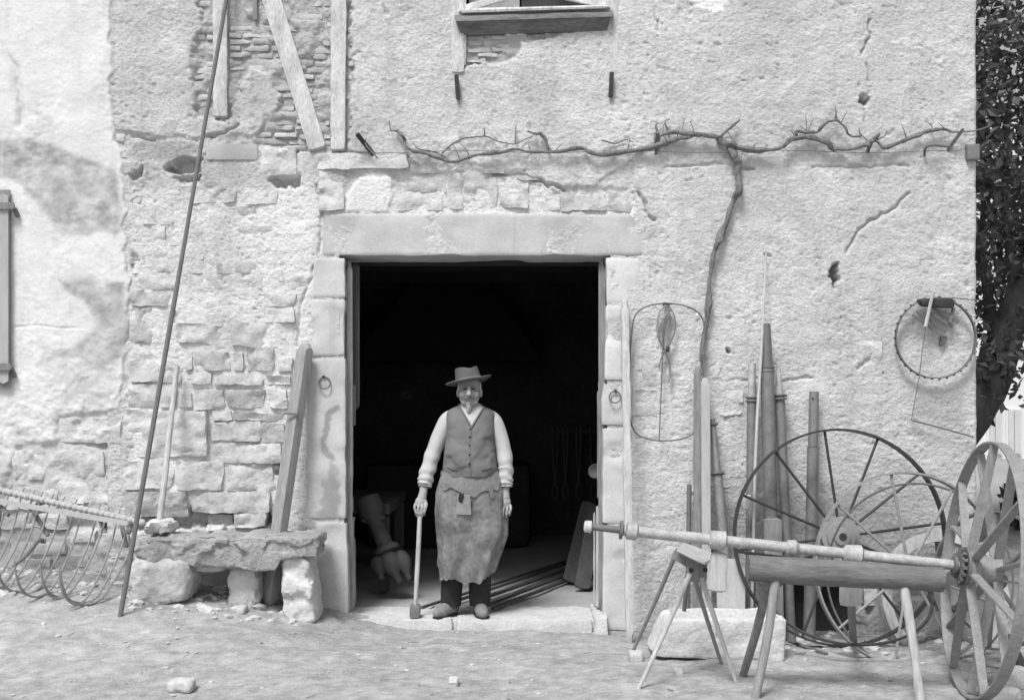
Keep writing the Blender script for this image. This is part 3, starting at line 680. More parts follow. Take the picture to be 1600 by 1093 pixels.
# ------------------------------------------------------------------ hay rake
t = thing('hay_rake', 'old horse drawn hay rake with long curved iron tines resting against the wall', 'hay rake', G(60, 915))
A, B = P(-60, 752, -.10), P(226, 817, -.42)
nT = 17; td = np.array((-.50, -.86, 0.))
q = MB(); n = 150; pts = A+(B-A)*np.linspace(0, 1, n)[:, None]; tube(q, pts, .014+.012*np.abs(np.sin(np.linspace(0, 34*math.pi, n)))**.7, 9); mk('coiled_bar', q, 'hay_iron', t)
q = MB(); A2, B2 = P(-60, 772, -.20), P(208, 819, -.50); bar(q, A2, B2, .035, .012, n=(2, 1, 12)); mk('flat_bar', q, 'hay_iron', t)
for i in range(nT):
    f_ = (i+.5+.25*WR.uniform(-1, 1))/nT; p = A+(B-A)*f_; s_ = 1+.14*WR.uniform(-1, 1); ra = WR.uniform(-.16, .16); td = np.array((-.50*math.cos(ra)-.86*math.sin(ra), -.86*math.cos(ra)+.5*math.sin(ra), 0.))
    zb = float(ground_z(*(p+td*.42)[:2])); dz = p[2]-zb-.015
    pr = [(-.03, .05), (0, 0), (.05, -.25*dz), (.13, -.52*dz), (.24, -.78*dz), (.33, -.94*dz), (.43*s_, -1.0*dz), (.54*s_, -.93*dz), (.61*s_, -.76*dz), (.635*s_, -.52*dz), (.635*s_, -.34*dz)][:10 if i % 3 != 1 else 8]
    pts = [p+td*a*.88+np.array((0, 0, b)) for a, b in pr]
    q = MB(); tube(q, pts, list(np.linspace(.0055, .0082, len(pts)-2))+[.008, .004], 6, res=26); mk('tine', q, 'mid_iron', t)
for (a, b, c, d) in ((48, 792, 76, 838), (189, 815, 198, 855), (0, 790, 14, 805)):
    q = MB(); bar(q, P(a, b, -.22), P(c, d, -.30), .028, .02, n=(2, 1, 4)); mk('bracket', q, 'iron', t)
q = MB(); tube(q, [P(66, 843, -.5), P(58, 846, -.55), P(40, 868, -.65), P(20, 884, -.7)], [.012, .014, .013, .010], 8, res=12); lathe(q, P(64, 844, -.49), (1, .2, -.1), [(0, .018), (.03, .018)], 10); mk('lever', q, 'iron', t)
q = MB(); bar(q, P(54, 789, -.2), P(84, 781, -.16), .024, .012, n=(1, 1, 3)); mk('bracket', q, 'iron', t)

# ------------------------------------------------------------------ vine
vine = thing('grape_vine', 'bare grape vine trained along the smithy wall above the doorway', 'vine', P(1093, 985, -.06))
def vtube(name, pts, r0, r1, Y0=-.05, seed=0, parent=None, m='bark', res=None, nz=.6):
    q = MB(); n = len(pts); pts = [tuple(c) for c in spline(np.array(pts, float), n*3)] if n > 4 else pts; n = len(pts); pts = [(a+2.2*float(vn(np.array([i*.8]), np.array([seed*3.]), None, 6)[0]), b+2.2*float(vn(np.array([i*.8]), np.array([seed*5.]), None, 7)[0])) if 0 < i < n-1 else (a, b) for i, (a, b) in enumerate(pts)]; pp = [P(a, b, Y0-.018*vn(np.array([i*.9]), np.array([seed*1.]), None, 4)[0]) for i, (a, b) in enumerate(pts)]
    tube(q, pp, np.linspace(r0, r1, n)*(1+(.35*vn(np.arange(n)*.7, np.full(n, seed*1.), None, 8) if nz > .2 else 0)), 9, noise=nz, nscale=30, seed=seed, res=res or n*4); return mk(name, q, m, parent or vine)
vt = vtube('trunk', [(1092, 985), (1091, 800), (1092, 690), (1094, 600), (1098, 560), (1103, 500), (1108, 440), (1116, 392), (1131, 355), (1146, 315), (1154, 282), (1152, 252), (1141, 229), (1122, 214)], .011, .030, -.05, 1, nz=.55)
BR = [([(1125,215),(1090,212),(1060,217),(1030,229),(985,236),(935,241),(905,233),(862,239),(800,235),(750,243),(703,251),(660,239),(640,233),(628,216),(618,204)], .017, .010),
      ([(1122,214),(1075,208),(1032,211),(1027,226),(1025,240)], .016, .009), ([(862,239),(850,216),(845,208),(834,210),(824,205)], .012, .005),
      ([(1138,224),(1160,231),(1215,233),(1243,214),(1285,221),(1310,234),(1345,230),(1365,221),(1385,230),(1430,212),(1470,202),(1500,206)], .020, .010),
      ([(1243,214),(1246,203),(1275,207),(1290,194),(1305,188),(1318,195),(1328,210),(1345,213)], .013, .006), ([(1124,214),(1145,197),(1156,187)], .013, .006), ([(1355,228),(1372,211),(1370,218)], .012, .006)]
brs = [vtube('branch', p, a, b, -.055, i+7) for i, (p, a, b) in enumerate(BR)]
TW = [[(618,204),(611,202),(608,188)], [(1028,212),(1025,198),(1030,192)], [(1046,208),(1040,190),(1047,186)], [(1304,188),(1308,172)], [(1345,213),(1342,200)], [(703,251),(680,236),(655,233),(645,222)], [(690,240),(725,215),(757,213),(790,224),(812,222),(832,214)], [(805,224),(806,196)],
      [(940,219),(962,224),(975,217),(990,222)], [(1500,206),(1520,204),(1545,196),(1540,186)], [(1358,222),(1342,207)], [(1470,203),(1440,209)], [(590,247),(570,225),(572,215)], [(1365,222),(1385,211)], [(757,213),(757,200)]]
for i, p in enumerate(TW): vtube('twig', p, .0062, .003, -.045, i+40, nz=.1)
for i in range(26):
    pts, _a, _b = BR[WR.choice((0, 0, 3, 3, 1, 4))]; k_ = WR.randrange(len(pts)-1); f_ = WR.random(); a = pts[k_][0]*(1-f_)+pts[k_+1][0]*f_; b = pts[k_][1]*(1-f_)+pts[k_+1][1]*f_; dx, L_ = WR.uniform(-14, 14), WR.uniform(7, 26)
    vtube('twig', [(a, b), (a+dx*.3, b-L_*.45), (a+dx, b-L_)], .0048, .0022, -.05, i+80, nz=.1)
for a, b, c, d in ((557, 208, 590, 250), (1506, 200, 1476, 241), (1027, 206, 1025, 240), (1363, 219, 1354, 240)):
    q = MB(); bar(q, P(a, b, -.09), P(c, d, .02), .034 if a < 600 else .022, .02, n=(2, 2, 6)); mk('peg', q, 'dark_iron' if a < 600 else 'bark', vine)
q = MB(); tube(q, [P(1444, 246, .02), P(1446, 232, -.05), P(1455, 227, -.06), P(1484, 229, -.05)], .009, 6, res=12); mk('peg', q, 'iron', vine)
q = MB(); tube(q, [P(540+i*40, 237+2*math.sin(i), -.035) for i in range(25)], .0022, 5); mk('wire', q, 'iron', vine)

# ------------------------------------------------------------------ things leaning on the right
def lean(name, a, Ya, b, Yb, wd, th, m, label, cat, roll=0, wd2=None, group=None, seed=0, rough=.004):
    q = MB(); bar(q, P(*a, Ya), P(*b, Yb), wd, th, roll, wd2, None, n=(4, 2, 26), k=18, rough=rough, seed=seed); return tag(mk(name, q, m), label, cat, group)
gp = G(983, 1004); lean('wooden_post', (976, 468), -.05, (984, 1004), gp[1], .052, .045, 'pale_wood', 'tall splintered pale wooden post standing against the right side of the doorway', 'post', seed=3, rough=.010)
lean('leaning_board', (1090, 572), -.085, (1088, 985), -.35, .050, .025, 'grey_wood', 'narrow grey board leaning on the wall directly below the vine trunk', 'board', seed=4)
lean('leaning_board', (1102, 590), -.115, (1104, 990), -.40, .062, .025, 'board', 'wider pale board leaning on the wall in front of the narrow grey board', 'board', seed=5)
q = MB(); tube(q, [P(1077, 757, -.10), P(1074, 985, -.25)], .017, 8); tag(mk('short_stake', q, 'iron'), 'short dark stake leaning left of the two leaning boards', 'stake')
t = thing('slender_pipe', 'slender tapered iron pipe with a collar leaning right of the two boards', 'pipe', P(1142, 985, -.4))
q = MB(); a_, b_ = P(1113, 655, -.08), P(1144, 985, -.42); tube(q, [a_, a_+(b_-a_)*.25, a_+(b_-a_)*.27, b_], [.020, .026, .033, .040], 10); mk('tube', q, 'grey_iron', t)
for fr_, rr in ((.02, .034), (.26, .05)):
    q = MB(); c_ = a_+(b_-a_)*fr_; lathe(q, c_, b_-a_, [(0, .02), (.001, rr), (.012, rr), (.016, .02)], 14); mk('collar', q, 'iron', t)
def pipe(name, label, top, Yt, bot, Yb, r0, r1, collar, rc, m, tipm=None, group='old pump pipes'):
    T, Bm = P(*top, Yt), P(*bot, Yb); o = thing(name, label, 'pipe', Bm, group)
    f_ = collar
    q = MB(); tube(q, [T+(Bm-T)*f_, T+(Bm-T)*min(1, f_+.2), Bm], [r1*1.0, r1, r1*1.06], 14); mk('tube', q, m, o)
    q = MB(); tube(q, [T, T+(Bm-T)*f_*.99], [r0, r1*.86], 14); mk('spout', q, tipm or m, o)
    for dd in ((0, 1) if rc else ()):
        q = MB(); lathe(q, T+(Bm-T)*(f_+.012*dd-.004), Bm-T, [(0, r1*.8), (.001, rc), (.011, rc), (.014, r1*.8)], 18); mk('collar', q, 'iron' if dd == 0 else m, o)
    return o
pipe('iron_pipe', 'shorter grey pipe with a wide flange, leftmost in the leaning bundle behind the wheels', (1175, 568), -.10, (1172, 985), -.27, .026, .033, .13, .045, 'grey_iron', 'pale_iron')
pipe('iron_pipe', 'thickest and tallest pipe with a tapered top, in the middle of the leaning bundle', (1197, 506), -.13, (1208, 985), -.29, .030, .047, .145, .052, 'grey_iron', 'iron')
pipe('iron_pipe', 'pipe with a pale pointed tip and double flange, right of the thickest pipe', (1216, 574), -.10, (1236, 1000), -.27, .016, .034, .105, .052, 'grey_iron', 'pale_iron')
t = pipe('iron_pipe', 'plain grey pipe with a dark disc for a hole standing apart to the right of the bundle', (1272, 612), -.08, (1264, 1012), -.27, .034, .040, .22, 0, 'grey_iron')
q = MB(); lathe(q, P(1270, 622, -.115), (0, -1, 0), [(0, .007), (.006, .006)], 10); mk('pipe_hole_shade', q, 'dark_iron', t)  # solid dark disc, coloured as the shade inside a hole
lean('square_timber', (1206, 808), -.27, (1210, 985), -.345, .125, .05, 'grey_wood', 'dark square timber block standing in front of the thickest pipe', 'timber', seed=8)
q = MB(); tube(q, [P(1197, 395, -.03), P(1190, 540, -.17), P(1181, 700, -.27), P(1174, 985, -.36)], [.006, .010, .011, .011], 7, res=16); tag(mk('thin_stick', q, 'pale_wood'), 'very thin whitish stick leaning in front of the pipe bundle', 'stick')
lean('wooden_board', (1142, 872), -.40, (1142, 955), -.52, .19, .03, 'board', 'small light grey wooden panel standing behind the stone trough', 'panel', seed=9)
lean('iron_bracket', (1110, 828), -.14, (1112, 880), -.16, .085, .03, 'iron', 'dark iron plate on the wall behind the axle and slender pipe', 'plate')
q = rock(MB(), pxbox((1160, 776), (1176, 772), (1160, 796), (1172, 798), -.34, -.31), (6, 2, 6), 4, .012, 30, 4); tag(mk('white_rag', q, 'shirt'), 'small crumpled white rag caught between the leaning pipes', 'rag')

# wire hoop, leather loops, gear ring
q = MB(); pts = [(1040,473),(1068,477),(1092,489),(1101,512),(1100,560),(1097,620),(1092,664),(1075,682),(1045,688),(1015,686),(992,674),(983,640),(984,570),(987,520),(993,492),(1012,478)]
pp = [P(a, b, -.075 if 1060 > a else -.11) for a, b in pts]; tube(q, spline(pp+[pp[0]], 70)[:-1], .0062, 6, closed=True); tag(mk('wire_hoop', q, 'iron'), 'large rounded iron wire hoop hanging on the wall right of the doorway', 'hoop')
t = thing('strap_loops', 'twisted leather strap loops and thin rod hanging inside the wire hoop', 'strap', P(1038, 600, -.05))
for pts in ([(1040,476),(1030,490),(1027,512),(1030,530),(1038,546),(1045,562),(1047,580),(1045,598)], [(1044,476),(1053,492),(1055,512),(1050,530),(1040,546),(1032,562),(1030,576)], [(1042,478),(1044,498),(1040,520),(1039,545)]):
    q = MB(); tube(q, [P(a, b, -.045-.008*(i % 2)) for i, (a, b) in enumerate(pts)], [.012]+[.018]*(len(pts)-2)+[.012], 8, res=26, flat=.25, noise=.1); mk('loop', q, 'strap', t)
q = MB(); tube(q, [P(1048, 484, -.075), P(1037, 505, -.07), P(1035, 560, -.065), P(1030, 688, -.075)], .005, 6, res=12); mk('rod', q, 'iron', t)
q = MB(); bar(q, P(1036, 476, -.02), P(1050, 474, -.075), .016, .016, n=(1, 1, 3)); mk('nail', q, 'dark_iron', t)
q = rock(MB(), pxbox((1041, 540), (1047, 540), (1041, 550), (1047, 550), -.07, -.03), (3, 3, 3), 4, .003); mk('knot', q, 'dark_iron', t)

t = thing('toothed_ring', 'toothed iron ring with slotted plate hanging on the wall near the corner', 'ring', P(1462, 590, -.06))
c_ = P(1462, 528, -.06); r_ = 62/S0
q = MB(); aa = np.linspace(0, 2*math.pi, 64, endpoint=False); v = []
for a in aa:
    for rr, yy in ((r_-.004, -.018), (r_+.004, -.018), (r_+.004, .018), (r_-.004, .018)): v.append(c_+np.array((rr*math.cos(a), yy, rr*1.0*math.sin(a))))
f = []
for i in range(64):
    j = (i+1) % 64
    for k in range(4): f.append((i*4+k, i*4+(k+1) % 4, j*4+(k+1) % 4, j*4+k))
q.add(v, f); mk('ring_band', q, 'iron', t)
for i in range(34):
    a = i/34*2*math.pi; q = MB(); d_ = np.array((math.cos(a), 0, math.sin(a))); bar(q, c_+d_*(r_+.002), c_+d_*(r_+.013), .013, .022, n=(1, 1, 1)); mk('tooth', q, 'dark_iron', t)
for (a, b, c, d, wd) in ((1424, 490, 1474, 526, .018), (1430, 484, 1480, 520, .018), (1452, 488, 1490, 512, .022), (1440, 470, 1500, 505, .02), (1484, 505, 1490, 480, .024)):
    q = MB(); bar(q, P(a, b, -.07), P(c, d, -.05), wd, .012, n=(1, 1, 4)); mk('slotted_bar', q, 'iron', t)
q = rock(MB(), pxbox((1434, 466), (1492, 464), (1440, 478), (1494, 482), -.10, -.03), (8, 3, 4), 6, .008); mk('top_block', q, 'dark_iron', t)
q = rock(MB(), pxbox((1470, 524), (1482, 526), (1468, 540), (1476, 540), -.03, .0), (4, 2, 4), 5, .006); mk('lug', q, 'iron', t)
q = MB(); tube(q, [P(1458, 456, -.12), P(1446, 510, -.10)], [.011, .013], 8); mk('handle', q, 'pale_wood', t)
q = MB(); tube(q, [P(1446, 510, -.09), P(1436, 590, -.08), P(1424, 656, -.05)], .003, 5); mk('wire', q, 'iron', t)
q = MB(); tube(q, [P(1424, 656, -.05), P(1470, 668, -.05), P(1520, 682, -.05)], .006, 6); tag(mk('iron_bar', q, 'iron'), 'thin iron bar fixed across the wall below the toothed ring', 'bar')
q = MB(); tube(q, [P(1470, 465, -.05), P(1500, 466, -.05), P(1529, 469, -.03)], .004, 6); tag(mk('iron_bar', q, 'iron'), 'short thin iron bar running from the toothed ring to the house corner', 'bar')

# ------------------------------------------------------------------ wheels
def wheel(name, label, c, nrm, Rr, width, thick, hubprof, nsp, srad, m, sm, hm, flat=None, dish=.0, phase=0., cat='wheel', group=None, felloe=None):
    c = np.asarray(c, float); nrm = np.asarray(nrm, float); nrm /= np.linalg.norm(nrm)
    up = np.array((0, 0, 1.)); e1_ = np.cross(up, nrm); e1_ /= np.linalg.norm(e1_); e2_ = np.cross(nrm, e1_)
    o = thing(name, label, cat, c-e2_*Rr, group); N_ = 72; v = []
    for i in range(N_):
        a = i/N_*2*math.pi; d = math.cos(a)*e1_+math.sin(a)*e2_
        for rr, ww in ((Rr-thick, -width/2), (Rr, -width/2), (Rr, width/2), (Rr-thick, width/2)): v.append(c+d*rr+nrm*ww)
    f = []
    for i in range(N_):
        j = (i+1) % N_
        for k in range(4): f.append((i*4+k, j*4+k, j*4+(k+1) % 4, i*4+(k+1) % 4))
    mk('rim', MB().add(v, f), m, o, smoothed=False)
    hb = MB(); lathe(hb, c, nrm, hubprof, 28); hub = mk('hub', hb, hm, o)
    h0 = hubprof[0][0]; h1 = hubprof[-1][0]; hr = max(r for _, r in hubprof)
    for i in range(nsp):
        a = phase+i/nsp*2*math.pi; d = math.cos(a)*e1_+math.sin(a)*e2_; tan = -math.sin(a)*e1_+math.cos(a)*e2_
        off = dish*(1 if i % 2 else -1); p0 = c+d*hr*.72+nrm*off; p1 = c+d*(Rr-thick*.5)+nrm*off*.12
        q = MB()
        if flat:
            ww, tt = flat; t_ = (p1-p0)/np.linalg.norm(p1-p0); b_ = np.cross(t_, tan)
            cs = [pp+b_*u_*ww/2*(1 if pp is p0 else .85)+tan*v_*tt/2 for pp in (p0, p1) for v_ in (-1, 1) for u_ in (-1, 1)]
            rock(q, cs, (2, 1, 5), 20, .001, 9, i)
        else: tube(q, [p0, p1], srad, 7)
        mk('spoke', q, sm, o)
    return o, e1_, e2_
# the wheel leaning on the wall
cA = P(1313, 838, -.44); nA = np.array((.06, -1, .10))
wheel('iron_cartwheel', 'large iron wheel with thin spokes and round hub leaning against the wall', cA, nA, 169*(D-.44)/F, .062, .013, [(-.05, .06), (-.045, .128), (.010, .132), (.018, .128), (.022, .100), (.034, .096), (.038, .062), (.052, .056), (.054, .044)], 12, .0095, 'dark_iron', 'dark_iron', 'mid_iron', phase=.12, group='iron rake wheels')
hb = MB(); nn_ = nA/np.linalg.norm(nA); lathe(hb, cA+nn_*.0545, nn_, [(0, .026), (.003, .026)], 18); o = mk('axle_hole_shade', hb, 'dark_iron');  # dark disc on the hub face, standing in for the hole's shade
for ob in list(COL.objects):
    if ob.name == 'iron_cartwheel': o.parent = ob; o.location = tuple(WL[o]-WL[ob])
# the middle wheel leaning on it
cB = P(1420, 888, -.78); wheel('iron_cartwheel', 'thin pale iron wheel standing in front of the large leaning wheel', cB, (.10, -1, .16), 152*(D-.78)/F, .048, .012, [(-.05, .05), (.05, .055), (.06, .03)], 9, .0095, 'mid_iron', 'mid_iron', 'iron', phase=.3, group='iron rake wheels')
# the cart wheel hidden behind
cD = P(1474, 934, -.24); wheel('cart_wheel', 'wide rimmed wooden cart wheel half hidden behind the rake wheels', cD, (.12, -1, .2), 104*(D-.24)/F, .09, .07, [(-.10, .06), (-.06, .085), (.06, .085), (.10, .055)], 8, .02, 'pale_wood', 'grey_wood', 'grey_wood', flat=(.05, .035))
# loose hoop
c_ = P(1322, 928, -.62); q = MB(); aa = np.linspace(0, 2*math.pi, 64, endpoint=False)
tube(q, [c_+np.array((.51*math.cos(a), .36*math.sin(a)-.1, .235*math.sin(a)+.02*math.cos(a))) for a in aa], .010, 6, closed=True); tag(mk('iron_hoop', q, 'dark_iron'), 'loose dark iron hoop tilted among the wheels behind the log', 'hoop')
c_ = P(1436, 900, -.66); q = MB(); tube(q, [c_+np.array((.60*math.cos(a), -.10*math.sin(a)*-1-.02, .595*math.sin(a))) for a in aa], .0075, 6, closed=True); tag(mk('iron_hoop', q, 'iron'), 'thin bare iron hoop leaning upright behind the pale rake wheel', 'hoop')
q = MB(); gg = G(1262, 1012); tube(q, [G(1233, 1003, .012), G(1262, 1014, .012), G(1292, 1024, .012)], .011, 6, res=8); tag(mk('curved_iron', q, 'iron'), 'short curved iron strip lying on the ground beside the trough', 'iron strip')

# the rake axle with its front wheel
AY = -1.88
cC = P(1535, 889, AY); aL = P(918, 822, AY+.06); aR = P(1508, 884, AY)
axd = (aR-aL)/np.linalg.norm(aR-aL)
nC = -axd+np.array((0, .05, 0)); RC = 200*(D+AY)/F
rake = thing('rake_axle', 'long pale rake axle with collars and one big flat-spoked wheel at its right end', 'axle', P(1230, 1090, AY))
q = MB(); tube(q, [aL+axd*.02, aL+axd*.22], [.019, .021], 12); mk('axle_end', q, 'iron', rake)
q = MB(); tube(q, [aL+axd*.2, aL+axd*.5, aL+axd*1.0, aL+axd*1.6, aR], [.030, .031, .030, .029, .027], 12, noise=.05); mk('shaft', q, 'pale_iron', rake)
q = MB(); lathe(q, aL-axd*.02, axd, [(0, .022), (.006, .032), (.04, .034), (.046, .022)], 12); mk('end_cap', q, 'whitewash', rake)
for px, pr, m_ in ((968, [(0, .03), (.004, .052), (.018, .052), (.022, .032)], 'iron'), (978, [(0, .03), (.008, .048), (.06, .050), (.07, .032)], 'pale_iron'), (1108, [(0, .03), (.012, .050), (.09, .054), (.10, .03)], 'pale_iron'), (1229, [(0, .03), (.010, .042), (.05, .046), (.07, .03)], 'pale_iron'), (1318, [(0, .03), (.015, .05), (.095, .056), (.11, .03)], 'pale_iron'), (1488, [(0, .03), (.004, .05), (.02, .05), (.024, .03)], 'iron')):
    tt = (px-918)/(1508-918); q = MB(); lathe(q, aL+(aR-aL)*tt, axd, pr, 16); mk('collar', q, m_, rake)
q = MB(); bar(q, P(1124, 862, AY+.06), P(1119, 924, AY+.05), .085, .05, 0, .112, .05, n=(4, 3, 8), k=8, rough=.006, seed=2); lv = mk('lever_block', q, 'pale_wood', rake)
q = MB(); bar(q, P(1330, 884, AY+.22), P(1329, 947, AY+.22), .125, .06, n=(4, 3, 8), k=10, rough=.005, seed=5); lv = mk('lever_block', q, 'pale_wood', rake)
q = MB(); bar(q, P(1330, 944, AY+.22), G(1334, 1008, 0), .035, .035, n=(2, 2, 6)); mk('lever_foot', q, 'grey_wood', rake)
q = MB(); tube(q, [P(1150, 861, AY+.08), P(1215, 869, AY+.08), P(1240, 872, AY+.08)], .009, 6); mk('tie_rod', q, 'iron', rake)
for k_, (px, rr, tk) in enumerate(((1497, .075, .012), (1504, .105, .016), (1512, .085, .03))):
    tt = (px-918)/(1508-918); q = MB(); lathe(q, aL+(aR-aL)*tt, axd, [(0, .03), (.002, rr), (tk, rr), (tk+.003, .03)], 24); mk('ratchet_plate', q, 'grey_iron' if k_ != 1 else 'iron', rake)
cg = aL+(aR-aL)*((1500-918)/(1508-918))
for i in range(14):
    a = i/14*2*math.pi; e1_ = np.cross((0, 0, 1.), axd); e1_ /= np.linalg.norm(e1_); e2_ = np.cross(axd, e1_); d_ = math.cos(a)*e1_+math.sin(a)*e2_
    q = MB(); bar(q, cg+d_*.07, cg+d_*.098, .018, .016, n=(1, 1, 1)); mk('ratchet_tooth', q, 'iron', rake)
wc, e1_, e2_ = wheel('big_wheel_tmp', 'x', cC, nC, RC, .062, .010, [(-.09, .05), (-.085, .085), (-.02, .075), (.02, .075), (.085, .10), (.09, .06)], 14, .01, 'mid_iron', 'mid_iron', 'mid_iron', flat=(.055, .012), dish=.07, phase=.2)
wb = MB(); lathe(wb, cC, nC, [(-.10, .03), (.10, .03)], 16); wheel_o = mk('wheel', wb, 'iron', rake)   # the wheel turns with the axle: a part with its own sub-parts
for ch in list(wc.children):
    p_ = WL[ch]; ch.parent = wheel_o; ch.location = tuple(p_-WL[wheel_o])
bpy.data.objects.remove(wc); 
# iron behind the big wheel
wheel('iron_cartwheel', 'small dark iron wheel standing behind the big flat-spoked wheel', P(1552, 905, -1.15), (-.8, -.55, .1), .42, .05, .012, [(-.06, .06), (.06, .06)], 8, .01, 'iron', 'iron', 'iron', flat=(.04, .012), group='iron rake wheels')

# ------------------------------------------------------------------ log trestle
t = thing('log_trestle', 'round log trestle on splayed pole legs under the rake axle', 'trestle', G(1300, 1090))
LY = AY-.02; l0, l1 = P(1168, 887, LY), P(1472, 905, LY)
q = MB(); tube(q, l0+(l1-l0)*np.linspace(0, 1, 40)[:, None], .071+.004*np.sin(np.linspace(0, 5, 40)), 20, noise=.05, nscale=9); mk('log', q, 'log', t)
q = MB(); bar(q, P(1466, 898, LY+.02), P(1500, 912, LY+.03), .05, .03, n=(2, 1, 3)); mk('iron_shoe', q, 'iron', t)
for (a, b, Ya, c, d, r0, m_) in ((1214, 900, LY-.02, 1180, 1089, .026, 'beam_wood'), (1204, 900, LY+.03, 1160, 1055, .025, 'grey_wood'), (1412, 918, LY-.02, 1438, 1104, .026, 'pale_wood')):
    q = MB(); e = G(c, d, -.01) if d < 1100 else np.array((P(c, d, -2.0)[0], -2.0, float(ground_z(1.5, -2.0))))
    tube(q, [P(a, b-6, Ya), (P(a, b, Ya)+e)/2+np.array((.006, 0, 0)), e], [r0*1.05, r0, r0*.92], 10, noise=.07, res=18); mk('leg', q, m_, t)
# small trestle
t = thing('small_trestle', 'small wooden trestle with plank top and thin pole legs in front of the trough', 'trestle', G(1060, 1060))
TY = -1.50
q = rock(MB(), [P(1056, 862, TY-.16), P(1102, 884, TY-.22), P(1066, 852, TY+.12), P(1120, 872, TY+.04), P(1056, 857, TY-.16), P(1102, 879, TY-.22), P(1068, 846, TY+.12), P(1122, 866, TY+.04)], (8, 6, 2), 16, .002); mk('top_plank', q, 'board', t)
q = MB(); bar(q, P(1052, 862, TY-.02), P(1090, 884, TY-.05), .07, .09, n=(2, 2, 6)); mk('ridge_block', q, 'grey_wood', t)
q = MB(); bar(q, P(1091, 868, TY-.05), P(1090, 908, TY-.05), .10, .07, n=(3, 2, 5)); hd = mk('head_block', q, 'grey_wood', t)
for a, b in ((1080, 898), (1102, 898), (1100, 888)):
    q = MB(); lathe(q, P(a, b-8, TY-.085), (0, -1, 0), [(0, .014), (.006, .013)], 10); mk('block_hole_shade', q, 'dark_iron', hd)  # dark discs painting the shade of the holes in the block
for (a, b, c, d, r0, dy, m_) in ((1057, 866, 984, 1026, .013, .06, 'beam_wood'), (1078, 900, 997, 1076, .014, -.10, 'pale_wood'), (1083, 900, 1128, 1037, .013, .06, 'beam_wood'), (1096, 905, 1150, 1064, .014, -.08, 'pale_wood')):
    q = MB(); e = G(c, d, -.005); tube(q, [P(a, b-4, TY+dy), (P(a, b, TY+dy)+e)/2, e], [r0*1.15, r0, r0*.8], 9, noise=.06, res=14); mk('leg', q, m_, t)
q = MB(); tube(q, [P(1074, 900, TY-.02), P(1069, 954, TY)], [.014, .012], 8); mk('spike', q, 'iron', t)

# ------------------------------------------------------------------ trough
def tr_fn(p, x):
    x = x.copy(); m_ = (p[:, 2] > .95)&(np.abs(p[:, 0]) < .86)&(np.abs(p[:, 1]) < .66); x[m_, 2] -= .10; return facet(x, 77, .005, 6)
g0 = G(1130, 1030)
c = pxbox((1030, 968), (1232, 966), (1020, 1026), (1228, 1036), g0[1], g0[1]+.42)
c = np.array(c); c[4, 0] += .06; c[6, 0] += .06
tag(mk('stone_trough', rock(MB(), c, (48, 20, 18), 20, .007, 22, 12, fn=tr_fn, chip=.012), 'pale_stone'), 'long rough stone trough on the ground in front of the leaning pipes', 'trough')

# ------------------------------------------------------------------ stones on the ground
LS = [(256, 300, 1063, 1084, 'flat pale stone lying alone on the open ground at lower left'), (984, 1006, 1020, 1034, 'pale round stone lying beside the small trestle foot'), (1540, 1600, 1075, 1096, 'flat light stone on the ground beneath the big wheel'), (1568, 1612, 1045, 1078, 'large pale broken stone on the ground right of the big wheel'), (367, 382, 948, 960, 'small white stone on the ground in front of the middle bench block'), (1057, 1070, 1048, 1056, 'small white chip lying between the trestle legs'), (700, 716, 1062, 1074, 'small grey stone lying in front of the doorway')]
for i, (a, b, c_, d, lb) in enumerate(LS):
    g0 = G((a+b)/2, d); q = rock(MB(), pxbox((a, c_), (b, c_), (a, d+3), (b, d+3), g0[1], g0[1]+.12), (14, 10, 7), 4, .006, 26, i, chip=.01, fn=lambda p, x: facet(x, i*5+2, .007, 9)); tag(mk('loose_stone', q, 'pebble' if i != 6 else 'stone'), lb, 'stone')
q = MB(); bar(q, G(1572, 1005, .06), G(1606, 1062, .03), .05, .03, n=(2, 1, 4)); tag(mk('iron_bar', q, 'dark_iron'), 'dark iron bar lying on the ground behind the big wheel', 'bar')
pr = random.Random(3); q = MB(); icos = [(0, 0, 1), (.89, 0, .45), (.28, .85, .45), (-.72, .53, .45), (-.72, -.53, .45), (.28, -.85, .45), (.72, .53, -.3), (-.28, .85, -.3), (-.89, 0, -.3), (-.28, -.85, -.3), (.72, -.53, -.3)]
icf = [(0, 1, 2), (0, 2, 3), (0, 3, 4), (0, 4, 5), (0, 5, 1), (1, 6, 2), (2, 7, 3), (3, 8, 4), (4, 9, 5), (5, 10, 1), (2, 6, 7), (3, 7, 8), (4, 8, 9), (5, 9, 10), (1, 10, 6)]
for i in range(4200):
    x = pr.uniform(-4.2, 4.6); y_ = -pr.random()**1.4*3.2-.02
    if -1.25 < x < .7 and y_ > -.14: continue
    wgt = .10+.70*max(float(smooth(1.2, 0, -y_)*smooth(-.9, -1.6, x)), float(smooth(1.6, .3, -y_)*smooth(.9, 1.6, x)), .25*float(vn(np.array([x*1.3]), np.array([y_*1.3]), None, 3)[0] > .1))
    if pr.random() > wgt: continue
    s_ = .003+.018*pr.random()**4; z = float(ground_z(x, y_))+.002; a = pr.uniform(0, 6.3); fl_ = pr.uniform(.35, .8)
    v = [((vx*math.cos(a)-vy*math.sin(a))*s_*pr.uniform(.8, 1.25)+x, (vx*math.sin(a)+vy*math.cos(a))*s_*pr.uniform(.8, 1.25)+y_, vz*s_*fl_+z) for vx, vy, vz in icos]
    q.add(v, icf)
